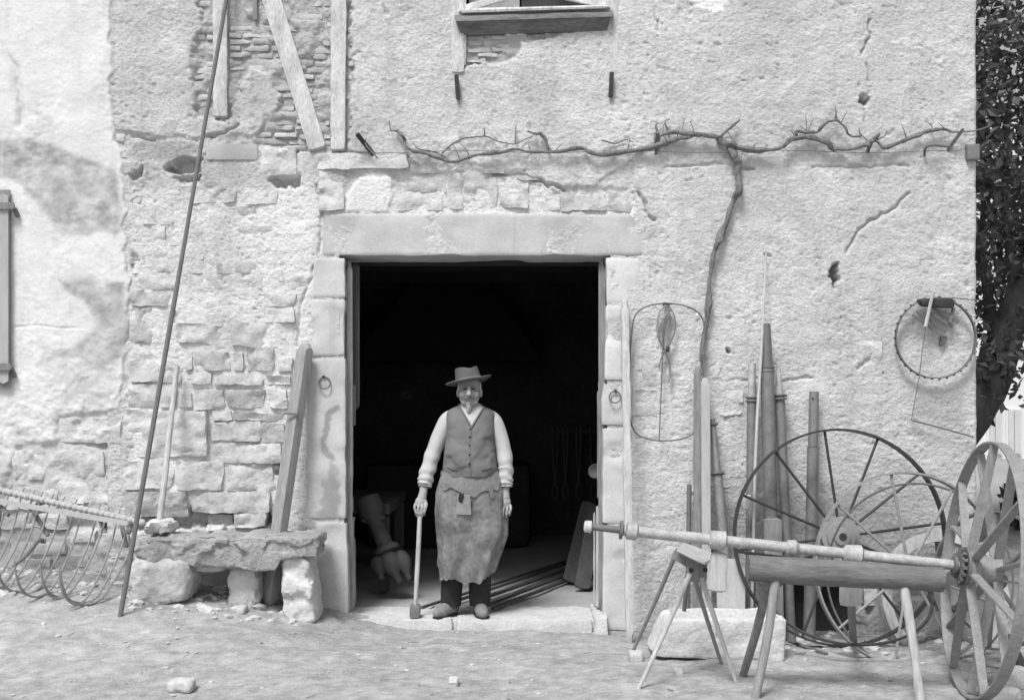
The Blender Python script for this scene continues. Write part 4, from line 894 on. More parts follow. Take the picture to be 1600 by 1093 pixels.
for i in range(9000):                                     # grit
    x = pr.uniform(-4.2, 4.4); y_ = -pr.random()*3.3-.02
    if -1.25 < x < .7 and y_ > -.17: continue
    if vn(np.array([x*2.2]), np.array([y_*3.5]), None, 19)[0] < pr.uniform(-.9, .6): continue
    s_ = .0018+.005*pr.random()**2; z = float(ground_z(x, y_))+.001; q.add([(vx*s_+x, vy*s_+y_, vz*s_*.7+z) for vx, vy, vz in icos], icf)
for i in range(300):                                      # broken stone heaped along the foot of the wall
    x = pr.uniform(-4.2, -1.35) if i < 210 else pr.uniform(1.3, 3.2); y_ = -pr.random()**1.6*.75-.02; s_ = .018+.045*pr.random()**2.5; z = float(ground_z(x, y_)); a = pr.uniform(0, 6.3)
    v = [((vx*math.cos(a)-vy*math.sin(a))*s_*pr.uniform(.7, 1.3)+x, (vx*math.sin(a)+vy*math.cos(a))*s_*pr.uniform(.7, 1.3)+y_, vz*s_*.6*pr.uniform(.8, 1.2)+z) for vx, vy, vz in icos]; q.add(v, icf)
tag(mk('gravel', q, 'pebble', kind='stuff', smoothed=False), 'scattered stone chips over the trodden ground', 'gravel')
q = MB()
for i in range(80):                                      # straw, twigs and splinters
    x = pr.uniform(-4, 4.2); y_ = -pr.random()*3; L_ = .012+.08*pr.random()**2.5; a = pr.uniform(0, 6.3); z = float(ground_z(x, y_))+.008
    if -1.25 < x < .7 and y_ > -.2: continue
    tube(q, [(x, y_, z), (x+L_*math.cos(a), y_+L_*math.sin(a), float(ground_z(x+L_*math.cos(a), y_+L_*math.sin(a)))+.010)], pr.uniform(.0014, .0034), 4)
tag(mk('straw_litter', q, 'iron', kind='stuff'), 'bits of twig and straw scattered on the ground', 'litter')

# ------------------------------------------------------------------ inside the smithy
q = MB()
FB = [((700, 955), .02, (935, 868), 2.3), ((716, 962), .0, (940, 876), 2.2), ((748, 958), .02, (930, 890), 1.5), ((760, 962), .0, (935, 896), 1.4), ((655, 950), .05, (880, 884), 1.7)]
def floorpt(px, py):
    Yy = H*F/(py-HY)-D; return np.array(((px-800)*(D+Yy)/F, Yy, .02))
FBL = ['dark bar lying farthest back in the bundle on the smithy floor', 'broad wooden strip lying among the iron bars on the smithy floor', 'dark bar lying between the wooden strip and the front bar on the floor', 'thick dark bar lying nearest the threshold in the floor bundle', 'thin dark bar running from the hammer head past the shoes']
for i, (a, b, wd) in enumerate((((690, 950), (930, 868), .022), ((735, 945), (934, 876), .03), ((752, 952), (932, 884), .024), ((762, 958), (928, 893), .03), ((646, 957), (900, 874), .018))):
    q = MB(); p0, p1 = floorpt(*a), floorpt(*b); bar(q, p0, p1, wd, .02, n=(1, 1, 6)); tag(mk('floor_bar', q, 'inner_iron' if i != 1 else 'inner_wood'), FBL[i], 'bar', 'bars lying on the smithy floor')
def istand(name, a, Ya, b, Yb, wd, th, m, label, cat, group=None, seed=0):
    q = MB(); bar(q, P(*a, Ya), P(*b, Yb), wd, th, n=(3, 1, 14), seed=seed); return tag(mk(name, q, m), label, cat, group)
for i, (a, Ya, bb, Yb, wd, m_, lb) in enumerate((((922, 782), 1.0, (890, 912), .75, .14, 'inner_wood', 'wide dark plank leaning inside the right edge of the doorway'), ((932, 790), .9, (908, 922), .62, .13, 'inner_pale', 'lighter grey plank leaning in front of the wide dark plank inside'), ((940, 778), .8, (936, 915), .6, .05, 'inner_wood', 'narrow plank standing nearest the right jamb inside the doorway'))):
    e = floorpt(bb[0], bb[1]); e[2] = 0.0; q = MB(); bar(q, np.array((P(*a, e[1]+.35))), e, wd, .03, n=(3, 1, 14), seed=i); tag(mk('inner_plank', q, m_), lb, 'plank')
t = thing('old_pump', 'cast iron pump with bulbous chamber and tilted barrel on the smithy floor', 'pump', floorpt(610, 908))
PY = .75
a_, b_ = P(572, 775, PY+.15), P(603, 855, PY+.05); q = MB(); lathe(q, a_, b_-a_, [(0, .05), (.02, .10), (.14, .105), (.19, .075), (.22, .06), (.40, .065), (.43, .10), (.46, .105), (.48, .07)], 18); mk('barrel', q, 'inner_pale', t)
q = MB(); lathe(q, P(565, 812, PY+.1), P(612, 806, PY+.05)-P(565, 812, PY+.1), [(0, .02), (.03, .03), (.16, .03), (.19, .022)], 10); mk('handle', q, 'inner_pale', t)
for (c0, c1, rr) in (((602, 862), (625, 910), .085), ((622, 860), (640, 905), .07), ((590, 868), (596, 905), .07)):
    A_, B_ = P(*c0, PY), P(*c1, PY-.05); L_ = np.linalg.norm(B_-A_); q = MB(); lathe(q, A_, B_-A_, [(0, rr*.3), (L_*.12, rr*.8), (L_*.35, rr), (L_*.6, rr*.75), (L_*.8, rr*.36), (L_*.95, rr*.36), (L_, rr*.25)], 16); mk('chamber', q, 'inner_pale', t)
t = thing('workbench', 'dark wooden workbench inside the left part of the smithy', 'workbench', P(575, 915, .95))
q = MB(); box(q, -1.9, -.95, .95, 2.4, .62, .70); mk('bench_top', q, 'inner_wood', t, False)
for x_, y_ in ((-1.0, 1.0), (-1.0, 2.3), (-1.85, 1.0), (-1.85, 2.3)):
    q = MB(); bar(q, (x_, y_+.03, 0), (x_, y_+.03, .62), .085, .085, n=(2, 2, 4)); mk('leg', q, 'inner_wood', t)
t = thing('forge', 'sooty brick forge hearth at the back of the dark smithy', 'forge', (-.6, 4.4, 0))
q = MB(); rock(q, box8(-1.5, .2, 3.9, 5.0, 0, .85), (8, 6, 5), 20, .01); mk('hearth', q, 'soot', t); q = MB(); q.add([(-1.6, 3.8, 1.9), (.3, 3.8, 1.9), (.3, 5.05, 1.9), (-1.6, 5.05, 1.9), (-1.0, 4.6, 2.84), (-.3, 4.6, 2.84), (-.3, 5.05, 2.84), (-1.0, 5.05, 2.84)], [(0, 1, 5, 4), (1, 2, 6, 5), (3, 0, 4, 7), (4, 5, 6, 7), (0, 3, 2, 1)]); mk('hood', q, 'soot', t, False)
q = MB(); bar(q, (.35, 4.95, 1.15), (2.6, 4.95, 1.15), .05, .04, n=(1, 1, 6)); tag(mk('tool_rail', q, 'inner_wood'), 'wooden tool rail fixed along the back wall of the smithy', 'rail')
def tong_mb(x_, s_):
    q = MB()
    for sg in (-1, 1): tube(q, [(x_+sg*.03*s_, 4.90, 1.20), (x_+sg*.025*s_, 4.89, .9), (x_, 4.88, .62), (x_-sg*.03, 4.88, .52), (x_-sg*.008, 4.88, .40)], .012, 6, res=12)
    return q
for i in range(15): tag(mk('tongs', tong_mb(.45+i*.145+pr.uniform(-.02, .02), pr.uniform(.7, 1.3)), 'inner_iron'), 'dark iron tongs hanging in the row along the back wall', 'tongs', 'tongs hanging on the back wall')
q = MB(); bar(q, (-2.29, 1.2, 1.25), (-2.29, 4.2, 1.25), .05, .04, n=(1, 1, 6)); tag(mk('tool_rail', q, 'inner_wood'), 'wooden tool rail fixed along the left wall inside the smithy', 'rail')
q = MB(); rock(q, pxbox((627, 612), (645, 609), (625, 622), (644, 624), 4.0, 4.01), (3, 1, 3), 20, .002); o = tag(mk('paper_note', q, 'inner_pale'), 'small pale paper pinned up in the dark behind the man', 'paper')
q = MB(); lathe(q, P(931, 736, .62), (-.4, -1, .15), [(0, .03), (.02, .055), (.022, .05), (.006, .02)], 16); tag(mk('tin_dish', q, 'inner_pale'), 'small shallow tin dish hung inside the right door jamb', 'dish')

# ------------------------------------------------------------------ the smith
SM = F/(D+.0)
MX = lambda px: (px-800)/SM
MZ = lambda py: (961.0-py)/SM
MYc = .05                                                # depth of the body's middle
def Q(px, py, y=0.): return np.array((MX(px), MYc+y, MZ(py)))
person = thing('person', 'bearded man in hat, waistcoat and leather apron standing in the doorway', 'person', (MX(728), MYc, 0))
def sphere(mb, c, r, rot=None, nu=16, nv=12):
    c = np.asarray(c, float); r = np.broadcast_to(np.asarray(r, float), (3,)); v = []
    for i in range(nu):
        for j in range(nv+1):
            a = i/nu*2*math.pi; b = j/nv*math.pi; p = np.array((math.sin(b)*math.cos(a)*r[0], math.sin(b)*math.sin(a)*r[1], math.cos(b)*r[2]))
            v.append(c+(rot@p if rot is not None else p))
    return mb.add(v, grid_faces(nu, nv+1, True))
def capsule(mb, pts, rad, seg=12):
    pts = [np.asarray(p, float) for p in pts]; rad = list(np.broadcast_to(rad, (len(pts),)))
    tube(mb, pts, rad, seg); 
    for p, r in zip(pts, rad): sphere(mb, p, r, nu=10, nv=8)
    return mb
def fused(name, mb, m, voxel, it=3, parent=None, fac=.5):
    """joins overlapping shapes into one continuous skin"""
    me = bpy.data.meshes.new('tmp'); me.from_pydata(mb.V().tolist(), [], mb.f); me.update(); o = bpy.data.objects.new('tmp', me); COL.objects.link(o)
    r = o.modifiers.new('r', 'REMESH'); r.mode = 'VOXEL'; r.voxel_size = voxel
    if it: s_ = o.modifiers.new('s', 'SMOOTH'); s_.iterations = it; s_.factor = fac
    dg = bpy.context.evaluated_depsgraph_get(); ev = o.evaluated_get(dg); m2 = bpy.data.meshes.new_from_object(ev)
    v = np.empty(len(m2.vertices)*3); m2.vertices.foreach_get('co', v); v = v.reshape(-1, 3); f = [tuple(p.vertices) for p in m2.polygons]
    bpy.data.objects.remove(o); bpy.data.meshes.remove(me); bpy.data.meshes.remove(m2)
    return v, f
bd = MB()
hc = Q(733.5, 606, -.045)                                 # head
sphere(bd, hc+np.array((0, .02, .015)), (.078, .098, .098)); sphere(bd, hc+np.array((0, -.022, -.045)), (.066, .070, .085)); sphere(bd, hc+np.array((0, -.040, -.095)), (.045, .045, .035))
for sg in (-1, 1):
    sphere(bd, hc+np.array((sg*.042, -.064, -.042)), (.030, .026, .028))          # cheeks
    sphere(bd, hc+np.array((sg*.080, .008, -.030)), (.012, .022, .034))           # ears
    sphere(bd, hc+np.array((sg*.028, -.085, .018)), (.027, .012, .008))           # brows
capsule(bd, [hc+np.array((0, -.090, .010)), hc+np.array((0, -.108, -.018)), hc+np.array((0, -.122, -.040))], [.011, .0135, .0175]); sphere(bd, hc+np.array((-.014, -.100, -.045)), .010); sphere(bd, hc+np.array((.014, -.100, -.045)), .010)
capsule(bd, [hc+np.array((0, .03, -.07)), Q(734, 642, .0)], [.058, .062])         # neck
for py, hw, dp in ((668, .12, .08), (690, .145, .12), (720, .15, .13), (760, .15, .12)): sphere(bd, Q(734, py, 0), (hw, dp, .10))
capsule(bd, [Q(709, 654), Q(759, 654)], .04)
LA = [Q(699, 662, .01), Q(676, 705, .0), Q(663, 752, -.07)]; RA = [Q(769, 662, .01), Q(786, 705, .0), Q(789, 752, -.05)]
capsule(bd, LA, [.036, .036, .029]); capsule(bd, RA, [.036, .036, .029])
for a, b, c_ in ((712, 706, 704), (750, 750, 750)): capsule(bd, [Q(a, 770, 0), Q(b, 855, .0), Q(c_, 945, .02)], [.075, .055, .04])
# his right hand (left in the picture) on top of the hammer handle
wl = Q(662, 766, -.085); hl = Q(658, 783, -.10)
capsule(bd, [LA[2], wl, Q(660, 776, -.092)], [.031, .028, .032]); sphere(bd, hl, (.040, .030, .042))
for i, (dx, l1) in enumerate(((-.036, .90), (-.012, 1.05), (.012, 1.0), (.035, .82))):
    k0 = hl+np.array((dx, -.018, -.012)); capsule(bd, [k0, k0+np.array((dx*.1, -.018, -.022*l1)), k0+np.array((-dx*.15, -.016, -.062*l1)), k0+np.array((-dx*.30, .002, -.090*l1))], [.0105, .0096, .0088, .0076], 8)
capsule(bd, [hl+np.array((.030, .0, .012)), hl+np.array((.042, -.016, -.014)), hl+np.array((.036, -.026, -.044))], [.013, .0115, .0095], 8)
# his left hand hanging loosely
wr = Q(790, 766, -.058); hr_ = Q(790, 783, -.065)
capsule(bd, [RA[2], wr, Q(790, 776, -.06)], [.031, .027, .031]); sphere(bd, hr_, (.037, .026, .044))
for i, (dx, l1) in enumerate(((-.035, .95), (-.012, 1.05), (.012, 1), (.035, .82))):
    k0 = hr_+np.array((dx, -.010, -.026)); capsule(bd, [k0, k0+np.array((dx*.1-.003, -.014, -.028*l1)), k0+np.array((-.006, -.010, -.060*l1)), k0+np.array((-.008, .008, -.078*l1))], [.0105, .0096, .0088, .0078], 8)
capsule(bd, [hr_+np.array((-.026, -.004, .012)), hr_+np.array((-.042, -.018, -.014)), hr_+np.array((-.036, -.026, -.046))], [.013, .0115, .0095], 8)
v, f = fused('body', bd, 'skin', .0036, 1)
mk('body', (v, f), 'skin', person)
# torso rings shared by waistcoat and shirt front: row, centre, half width, front, back
TR = [(630, 734, .060, .055, .06), (634, 734, .098, .075, .085), (639, 734.5, .148, .092, .10), (645, 735, .171, .108, .112), (655, 735, .174, .124, .12), (670, 735, .172, .140, .125), (688, 734, .174, .156, .13), (705, 734, .180, .172, .132), (720, 734, .188, .180, .134), (732, 734.5, .194, .180, .136), (742, 734.5, .197, .176, .138)]
TRy = [r[0] for r in TR]
def torso(th, py, off=0.):
    """th: 0 = front, positive to the picture's right"""
    cx = np.interp(py, TRy, [r[1] for r in TR]); a = np.interp(py, TRy, [r[2] for r in TR]); bf = np.interp(py, TRy, [r[3] for r in TR]); bb = np.interp(py, TRy, [r[4] for r in TR])
    s, c = np.sin(th), np.cos(th); e = .82
    x = np.sign(s)*np.abs(s)**e*(a+off); y = -np.sign(c)*np.abs(c)**e*(np.where(c > 0, bf, bb)+off)
    wr_ = .009*fbm(x*9+3, py/14., y*6, 31, 3)+.010*smooth(.02, .3, fbm(x*7+py/28., py/40.-x*5, None, 37, 2))*smooth(650, 700, py)+.014*np.clip(fbm(np.abs(x)*10-py/30, py/13., None, 35, 2), -.4, .4)*smooth(.06, .15, np.abs(x))*smooth(650, 690, py)
    y = y-wr_*np.sign(c)
    return np.stack([MX(cx)+x, MYc+y, MZ(py)], -1)
def lofted(name, th, py, off, m, parent=person, wrap=False, fn=None, thick=0):
    T, Y_ = np.meshgrid(th, py, indexing='ij'); p = torso(T, Y_, off)
    if fn: p = fn(T, Y_, p)
    return mk(name, MB().add(p.reshape(-1, 3), grid_faces(len(th), len(py), wrap)), m, parent)
lofted('waistcoat', np.linspace(-math.pi, math.pi, 96, endpoint=False), np.linspace(630, 742, 60), 0, 'vest', wrap=True)
def vshape(T, Y_, p):                                     # the shirt in the neck of the waistcoat
    return p
n1, n2 = 13, 22; vv = []
for i in range(n1):
    for j in range(n2):
        py = 629+j/(n2-1)*35.5; wv = (664.5-py)/35.5*.092+.002; u = -1+2*i/(n1-1); cx = np.interp(py, TRy, [r[1] for r in TR]); a = np.interp(py, TRy, [r[2] for r in TR])
        xx = u*wv+(MX(737.5)-MX(cx)); s_ = np.clip(xx/a, -.99, .99); th = np.arcsin(np.sign(s_)*abs(s_)**(1/.82)); q_ = torso(np.array(th), np.array(py), .006)
        vv.append(q_)
mk('shirt_front', MB().add(vv, grid_faces(n1, n2)), 'shirt', person)
for sg in (-1, 1):                                        # turned edges of the waistcoat's neck
    q = MB(); pts = []
    for py in np.linspace(631, 666, 9):
        wv = (664.5-py)/35.5*.092+.002; cx = np.interp(py, TRy, [r[1] for r in TR]); a = np.interp(py, TRy, [r[2] for r in TR]); xx = sg*wv+(MX(737.5)-MX(cx)); s_ = np.clip(xx/a, -.99, .99); th = np.arcsin(np.sign(s_)*abs(s_)**(1/.82)); pts.append(torso(np.array(th), np.array(py), .007))
    tube(q, pts, .006, 6); mk('neck_edge', q, 'vest', person)
q = MB(); tube(q, [torso(np.array(.02), np.array(py), .003) for py in np.linspace(664, 740, 14)], .004, 6); mk('front_edge', q, 'vest', person)
for py in (669, 681, 694, 708, 722): 
    q = MB(); sphere(q, torso(np.array(.005), np.array(py), .005), (.0075, .005, .0075), nu=10, nv=6); mk('button', q, 'trousers', person)
for sg in (-1, 1):
    q = MB(); tube(q, [torso(np.array(sg*a), np.array(py), .004) for a, py in ((.35, 731), (.6, 730), (.85, 727))], .0045, 6); mk('pocket_edge', q, 'vest', person)
# sleeves
def sleeve(pts, rad, seed):
    n = 46; p = spline(pts, n); r = np.interp(np.linspace(0, len(pts)-1, n), np.arange(len(pts)), rad)
    t_, N_, B_ = frames(p); seg = 28; a = np.linspace(0, 2*math.pi, seg, endpoint=False); v = []
    for i in range(n):
        for j in range(seg):
            fold = .0045*math.sin(i*1.15+2.2*vn(np.array([j/seg*4.]), np.array([i*.2]), None, seed)[0])*float(smooth(14, 30, i))+.006*float(fbm(np.array([math.cos(a[j])*1.5+5]), np.array([i*.16]), np.array([math.sin(a[j])*1.5]), seed, 3)[0])
            rr = r[i]+fold; v.append(p[i]+rr*(math.cos(a[j])*N_[i]+math.sin(a[j])*B_[i]))
    f = []
    for i in range(n-1):
        for j in range(seg): f.append((i*seg+j, i*seg+(j+1) % seg, (i+1)*seg+(j+1) % seg, (i+1)*seg+j))
    f.append(tuple(range(seg-1, -1, -1)))
    return MB().add(v, f)
LS_ = [Q(709, 647, .012), Q(697, 659, .012), Q(681, 695, .0), Q(670, 728, -.035), Q(665, 750, -.06), Q(664, 759, -.07)]
RS_ = [Q(760, 647, .012), Q(772, 659, .012), Q(785, 695, .0), Q(790, 728, -.03), Q(790, 750, -.048), Q(790, 759, -.053)]
so1 = mk('sleeve', sleeve(LS_, [.046, .060, .057, .055, .053, .047], 3), 'shirt', person); so2 = mk('sleeve', sleeve(RS_, [.046, .060, .056, .053, .050, .045], 9), 'shirt', person)
for pts, o in ((LS_, so1), (RS_, so2)):
    q = MB(); lathe(q, pts[-1]+np.array((0, 0, .008)), pts[-1]-pts[-2], [(0, .038), (.002, .046), (.012, .044), (.014, .03)], 20); mk('cuff', q, 'apron_dark', o)
# apron: a wrapped hide with a ragged hem and the bib folded down over it
AR = [(736, 734.5, .200, .182), (750, 734.5, .222, .192), (770, 735.5, .252, .200), (800, 736.5, .258, .205), (835, 738, .246, .205), (870, 733, .212, .20), (905, 727, .196, .19)]
def apron_pt(th, py, off=0):
    yy = [r[0] for r in AR]; cx = np.interp(py, yy, [r[1] for r in AR]); a = np.interp(py, yy, [r[2] for r in AR]); b = np.interp(py, yy, [r[3] for r in AR])
    low = smooth(745, 880, py); fold = low*(.014*np.cos(th*6.5+1.2+py/60)+.010*np.cos(th*11+py/37.))+.012*fbm(th*2.2+7, py/26., None, 63, 3)
    s, c = np.sin(th), np.cos(th); e = .85
    x = np.sign(s)*np.abs(s)**e*(a+fold*.6+off); y = -np.sign(c)*np.abs(c)**e*(b*.86+fold+off)
    return np.stack([MX(cx)+x, MYc+y, MZ(py)], -1)
def sheet(name, th0, th1, top, hem, m, off, nT_=70, nP=54, thick=.004, parent=person):
    th = np.linspace(th0, th1, nT_); v = []
    for s_ in (0, 1):
        for t_ in th:
            a, b = top(t_), hem(t_)
            for j in range(nP): v.append(apron_pt(np.array(t_), np.array(a+(b-a)*j/(nP-1)), off-thick*s_))
    f = grid_faces(nT_, nP); n = nT_*nP; f2 = [tuple(i+n for i in q[::-1]) for q in f]
    rim = [i for i in range(nP)]; f3 = []
    for j in range(nP-1): f3 += [(j, j+1, n+j+1, n+j), (n-nP+j+1, n-nP+j, 2*n-nP+j, 2*n-nP+j+1)]
    for i in range(nT_-1): f3 += [((i+1)*nP, i*nP, n+i*nP, n+(i+1)*nP), (i*nP+nP-1, (i+1)*nP+nP-1, n+(i+1)*nP+nP-1, n+i*nP+nP-1)]
    return mk(name, MB().add(v, f+f2+f3), m, parent)
def nz1(t_, s_, sd): return float(fbm(np.array([t_*s_+9.]), np.array([sd*1.3]), None, sd, 3)[0])
ap = sheet('apron', -1.75, 1.80, lambda t_: 737, lambda t_: 902+9*nz1(t_, 3, 5)+4*nz1(t_, 12, 6)-max(0, t_-.75)*24-max(0, -t_-1.15)*70, 'apron', .0)
def bib_hem(t_): return 762+ (12*max(0, 1-abs(t_-.05)/.5))+9*nz1(t_, 2.6, 15)+3*nz1(t_, 9, 16)-max(0, abs(t_-.05)-.75)*30+(12 if .5 < t_ < .62 else 0)
sheet('bib_flap', -1.15, 1.15, lambda t_: 736-1.5*math.cos(t_), bib_hem, 'apron_dark', .010, parent=ap, nT_=90)
sheet('waist_band', -3.1, 3.1, lambda t_: 734.5, lambda t_: 740, 'apron_dark', .007, parent=ap, nP=6)
q = MB(); rock(q, [Q(713, 800, -.200), Q(738, 801, -.200), Q(713, 800, -.190), Q(738, 801, -.190), Q(716, 768, -.205), Q(736, 770, -.205), Q(716, 768, -.192), Q(736, 770, -.192)], (7, 2, 8), 14, .004, 20); mk('tool_pouch', q, 'strap', ap)
q = MB(); rock(q, [Q(717, 780, -.21), Q(724, 782, -.214), Q(717, 780, -.2), Q(724, 782, -.2), Q(719, 766, -.214), Q(727, 768, -.214), Q(719, 766, -.2), Q(727, 768, -.2)], (6, 2, 6), 4, .006, 40); mk('torn_fold', q, 'trousers', ap)
# trousers and shoes
for (x0, x1, y0) in ((708, 704.5, 0), (748, 749.5, 0)):
    q = MB(); n = 22; pts = spline([Q(x0, 800, 0), Q((x0+x1)/2, 880, .0), Q(x1, 930, .01), Q(x1, 947, .015)], n); seg = 22; v = []
    for i, p in enumerate(pts):
        for j in range(seg):
            a = j/seg*2*math.pi; rr = np.interp(i, [0, n-1], [.085, .070])*(1+.05*float(fbm(np.array([math.cos(a)+3]), np.array([i*.35]), np.array([math.sin(a)]), 7, 3)[0])); v.append(p+rr*np.array((math.cos(a)*(1 if x0 < 730 else 1.02), math.sin(a), 0)))
    f = []
    for i in range(n-1):
        for j in range(seg): f.append((i*seg+j, (i+1)*seg+j, (i+1)*seg+(j+1) % seg, i*seg+(j+1) % seg))
    mk('trouser_leg', MB().add(v, f), 'trousers', person)
for (hx, tx, ty, sd) in ((707, 684, -.13, 0), (748, 756, -.165, 1)):
    q = MB(); heel = np.array((MX(hx), MYc+.06, .035)); toe = np.array((MX(tx), MYc+ty, .032)); d_ = toe-heel
    capsule(q, [heel, heel+d_*.45+np.array((0, 0, .012)), heel+d_*.78, toe], [.044, .048, .045, .033]); capsule(q, [heel+np.array((0, .0, .0)), heel+np.array((0, .005, .07))], [.044, .046]); box(q, heel[0]-.03, heel[0]+.03, heel[1]-.03, heel[1]+.035, .0, .03)
    v, f = fused('shoe', q, 'shoe', .006, 3); v[:, 2] = np.maximum(v[:, 2], .002+.012*smooth(-.05, -.16, v[:, 1]-MYc)*0)
    so_ = mk('shoe', (v, f), 'shoe', person)
    pts = np.array([heel+d_*t_ for t_ in np.linspace(-.12, 1.12, 9)]); pts[:, 2] = .006; q = MB(); tube(q, pts, [.03, .044, .046, .047, .048, .047, .044, .038, .024], 14, flat=.15); mk('sole', q, 'trousers', so_)
# hat
tilt = Matrix.Rotation(R(-11), 3, 'Y') @ Matrix.Rotation(R(-6), 3, 'X'); tl = np.array(tilt)
hbase = Q(732, 594.5, -.035); prof = [(.0, .088), (.045, .092), (.075, .0925), (.092, .091), (.098, .088), (.092, .080), (.070, .078), (.040, .080), (.010, .085), (-.004, .092), (-.010, .105), (-.012, .125), (-.009, .145), (-.004, .160), (.002, .163), (.001, .155), (-.014, .125), (-.016, .098), (-.010, .086)]
seg = 56; v = []; pr2 = [(.086, .002), (.085, .04), (.093, .070), (.095, .078), (.070, .083), (.034, .088), (.006, .095), (-.002, .108), (-.003, .13), (.001, .15), (.005, .162), (.000, .164), (-.006, .150), (-.010, .125), (-.010, .100), (-.004, .088)]
for (z_, r_) in pr2:
    for j in range(seg):
        a = j/seg*2*math.pi; rr = r_; ca, sa = math.cos(a), math.sin(a)
        bz = max(0, r_-.095)/.07; zz = z_+bz*(.006*abs(ca)**2-.008*abs(sa)**2+.003*math.sin(3*a+1)); crown = 1 if r_ < .095 else 0
        zz += crown*(-.012*math.exp(-((ca*r_-.03)/.035)**2) if z_ > .06 else 0)+crown*.004*math.sin(2*a+.6); 
        p = np.array((rr*ca*(1.0 if bz == 0 else 1.0), rr*sa*1.08, zz)); v.append(hbase+tl@p)
hat = mk('hat', MB().add(v, [(i*seg+j, (i+1)*seg+j, (i+1)*seg+(j+1) % seg, i*seg+(j+1) % seg) for i in range(len(pr2)-1) for j in range(seg)]+[tuple(range(seg))]), 'felt', person)
q = MB(); tube(q, [hbase+tl@np.array((.093*math.cos(a), .093*1.08*math.sin(a), .012)) for a in np.linspace(0, 2*math.pi, 40, endpoint=False)], .010, 8, closed=True, flat=.4); mk('hat_band', q, 'vest', hat)
# beard, moustache, hair, eyes
q = MB(); sphere(q, hc+np.array((0, -.062, -.100)), (.028, .034, .024)); sphere(q, hc+np.array((0, -.070, -.122)), (.021, .022, .036)); sphere(q, hc+np.array((-.006, -.072, -.148)), (.014, .014, .026))
for sg in (-1, 1): capsule(q, [hc+np.array((sg*.066, -.012, -.035)), hc+np.array((sg*.060, -.030, -.072)), hc+np.array((sg*.040, -.052, -.098))], [.007, .010, .014])
v, f = fused('beard', q, 'beard', .004, 3); s_ = v*90; nn = fbm(s_[:, 0]*1.4, s_[:, 1]*1.4, s_[:, 2]*.35, 3, 2); dv = v-(hc+np.array((0, .0, -.08))); dv /= np.linalg.norm(dv, axis=1)[:, None]; mk('beard', (v+dv*(nn*.004)[:, None], f), 'beard', person)
q = MB()
for sg in (-1, 1): capsule(q, [hc+np.array((sg*.004, -.104, -.060)), hc+np.array((sg*.022, -.098, -.066)), hc+np.array((sg*.036, -.084, -.078))], [.010, .010, .005])
v, f = fused('m', q, 'moustache', .0035, 2); mk('moustache', (v, f), 'moustache', person)
q = MB(); sphere(q, hc+np.array((0, .040, .0)), (.084, .088, .080))
for sg in (-1, 1): sphere(q, hc+np.array((sg*.073, .0, .012)), (.012, .030, .040))
v, f = fused('hair', q, 'beard', .006, 2); mk('hair', (v, f), 'beard', person)
for sg in (-1, 1):
    q = MB(); tube(q, [hc+np.array((sg*.010, -.0985, .006)), hc+np.array((sg*.028, -.0985, .012)), hc+np.array((sg*.050, -.085, .006))], [.005, .008, .004], 7, res=9); mk('eyebrow', q, 'moustache', person)  # thick dark brows, also standing for the shade over the eyes
    q = MB(); sphere(q, hc+np.array((sg*.029, -.0865, -.004)), (.013, .007, .006), nu=12, nv=8); mk('eye', q, 'eye', person)
# the sledge hammer
hm = thing('sledgehammer', 'long handled sledgehammer standing on its head in the man\'s hand', 'hammer', Q(649, 961, -.12))
q = MB(); tube(q, [Q(657.5, 792, -.118), Q(656, 830, -.118), Q(652.5, 900, -.118), Q(650, 948, -.118)], [.0145, .0165, .0165, .014], 10, noise=.03, res=16); mk('handle', q, 'pale_wood', hm)
q = MB(); rock(q, [(MX(641.5), MYc-.165, .001), (MX(657.5), MYc-.165, .001), (MX(641.5), MYc-.07, .001), (MX(657.5), MYc-.07, .001), (MX(642), MYc-.165, MZ(940)), (MX(658), MYc-.165, MZ(941)), (MX(642), MYc-.07, MZ(940)), (MX(658), MYc-.07, MZ(941))], (5, 6, 5), 9, .002, 20); mk('head', q, 'grey_iron', hm)

# ------------------------------------------------------------------ beyond the corner: tree, bush and far house
tree = thing('leaning_tree', 'dark leafy tree with thick leaning trunk behind the house corner', 'tree', (4.45, 4.6, -.15))
q = MB(); tube(q, [(4.42, 4.6, -.2), (4.50, 4.6, .3), (4.70, 4.6, 1.0), P(1546, 600, 4.6), P(1572, 520, 4.7), P(1612, 430, 4.8), P(1650, 320, 5.0), P(1690, 180, 5.2)], [.34, .27, .24, .21, .19, .17, .14, .10], 14, noise=.16, nscale=4, res=40); mk('trunk', q, 'tree_bark', tree)
for pts, r0 in (([(1560, 560), (1545, 470), (1535, 380), (1540, 250)], .08), ([(1590, 480), (1580, 400), (1570, 300), (1580, 120)], .09), ([(1620, 420), (1680, 360), (1740, 330)], .09)):
    q = MB(); tube(q, [P(a, b, 4.7+.2*i) for i, (a, b) in enumerate(pts)], np.linspace(r0, .02, len(pts)), 8, noise=.15, nscale=5, res=18); mk('limb', q, 'tree_bark', tree)
lr = np.random.default_rng(4); NCL = 780
cl = []
while len(cl) < NCL:
    p = lr.uniform(-1, 1, 3)
    if np.dot(p, p) < 1: cl.append(np.array((6.0, 5.6, 4.95))+p*np.array((3.0, 2.4, 2.9)))
cl += [P(px, py, 4.2+lr.uniform(0, .8)) for px, py in ((1548, 560), (1556, 585), (1572, 560), (1590, 545), (1545, 520), (1600, 570), (1585, 500), (1568, 598), (1560, 540), (1605, 545))]
cl = np.array(cl); n_l = 30; tot = len(cl)*n_l
cen = np.repeat(cl, n_l, 0)+lr.normal(0, .17, (tot, 3)); siz = lr.uniform(.035, .062, tot)[:, None]
nr = lr.normal(0, 1, (tot, 3))+np.array((0, -.3, .9)); nr /= np.linalg.norm(nr, axis=1)[:, None]
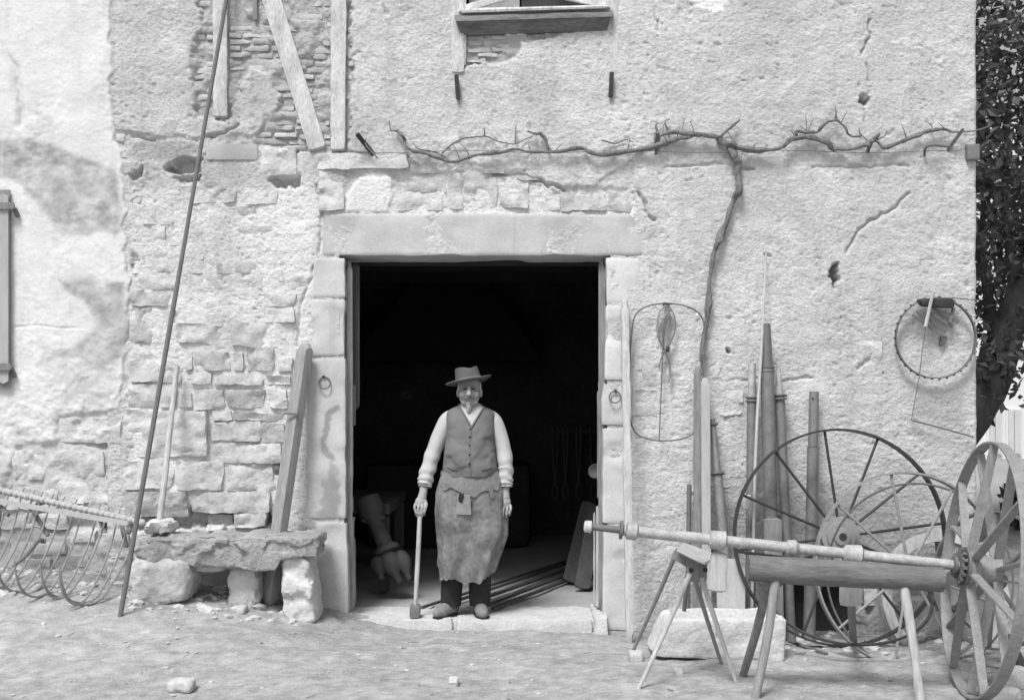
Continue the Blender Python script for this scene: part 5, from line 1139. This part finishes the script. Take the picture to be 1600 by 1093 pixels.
tx = np.cross(nr, lr.normal(0, 1, (tot, 3))); tx /= np.linalg.norm(tx, axis=1)[:, None]; ty_ = np.cross(nr, tx)
lv = np.stack([cen-tx*siz*1.2, cen-ty_*siz*.7+nr*siz*.1, cen+tx*siz*1.3-nr*siz*.35, cen+ty_*siz*.7+nr*siz*.1], 1).reshape(-1, 3)
mk('crown', (lv, np.arange(tot*4).reshape(-1, 4)), 'leaf', tree, smoothed=False)
def bush(name, c, rad, n, label, seed):
    r = np.random.default_rng(seed); p = r.normal(0, 1, (n, 3)); p /= np.linalg.norm(p, axis=1)[:, None]; p *= r.uniform(.4, 1, (n, 1))**.5
    ce = np.array(c)+p*np.array(rad)*(1+.25*fbm(p[:, 0]*2, p[:, 1]*2, p[:, 2]*2, seed, 2))[:, None]; s_ = r.uniform(.04, .09, n)[:, None]
    a = r.normal(0, 1, (n, 3)); a /= np.linalg.norm(a, axis=1)[:, None]; b = np.cross(a, r.normal(0, 1, (n, 3))); b /= np.linalg.norm(b, axis=1)[:, None]
    lv = np.stack([ce-a*s_, ce-b*s_*.6, ce+a*s_, ce+b*s_*.6], 1).reshape(-1, 3)
    t = thing(name, label, 'bush', (c[0], c[1], -.16)); mk('foliage', (lv, np.arange(n*4).reshape(-1, 4)), 'leaf', t, smoothed=False)
    q = MB(); tube(q, [(c[0], c[1], -.2), (c[0]+.05, c[1], c[2])], [.05, .03], 6); mk('stem', q, 'tree_bark', t)
bc = P(1640, 800, 7.0); bush('bush', (bc[0], 7.0, .2), (.6, .5, .42), 2000, 'dark leafy bush seen beyond the house corner behind the big wheel', 8)
FY = 24.0; fh = thing('far_house', 'pale far house with tall light shutters beyond the tree', 'house', P(1600, 748, FY))
bl = P(1500, 750, FY); x0, x1 = bl[0], bl[0]+11
q = MB(); box(q, x0, x1, FY, FY+6, -.3, 7.5); mk('wall', q, 'far_wall', fh, False)
q = MB(); box(q, x0-.02, x1+.02, FY-.06, FY, -.3, P(0, 716, FY)[2]); mk('plinth', q, 'board', fh, False)
q = MB(); q.add([(x0-.3, FY-.4, 7.5), (x1+.3, FY-.4, 7.5), (x1+.3, FY+6.4, 7.5), (x0-.3, FY+6.4, 7.5), (x0-.3, FY+3, 9.5), (x1+.3, FY+3, 9.5)], [(0, 1, 5, 4), (2, 3, 4, 5), (0, 4, 3), (1, 2, 5), (0, 3, 2, 1)]); mk('roof', q, 'brick', fh, False)
for i, px in enumerate((1553, 1583, 1613, 1643)):
    for (ya, yb) in ((640, 708), (420, 530)):
        q = MB(); a, b = P(px-9, yb, FY), P(px+9, ya, FY); box(q, a[0]-.05, b[0]+.05, FY-.05, FY, a[2]-.05, b[2]+.05); wn = mk('window', q, 'far_wall', fh, False)
        for k_ in (0, 1):
            q = MB(); m_ = (a[0]+b[0])/2; xa, xb = (a[0], m_-.01) if k_ == 0 else (m_+.01, b[0]); box(q, xa, xb, FY-.09, FY-.054, a[2], b[2]); mk('shutter', q, 'shutter', wn, False)
            
print('objects', len(bpy.data.objects), 'tris', sum(sum(len(p.vertices)-2 for p in m_.polygons) for m_ in bpy.data.meshes if len(m_.polygons) < 30000), sum(len(m_.polygons)*2 for m_ in bpy.data.meshes if len(m_.polygons) >= 30000))
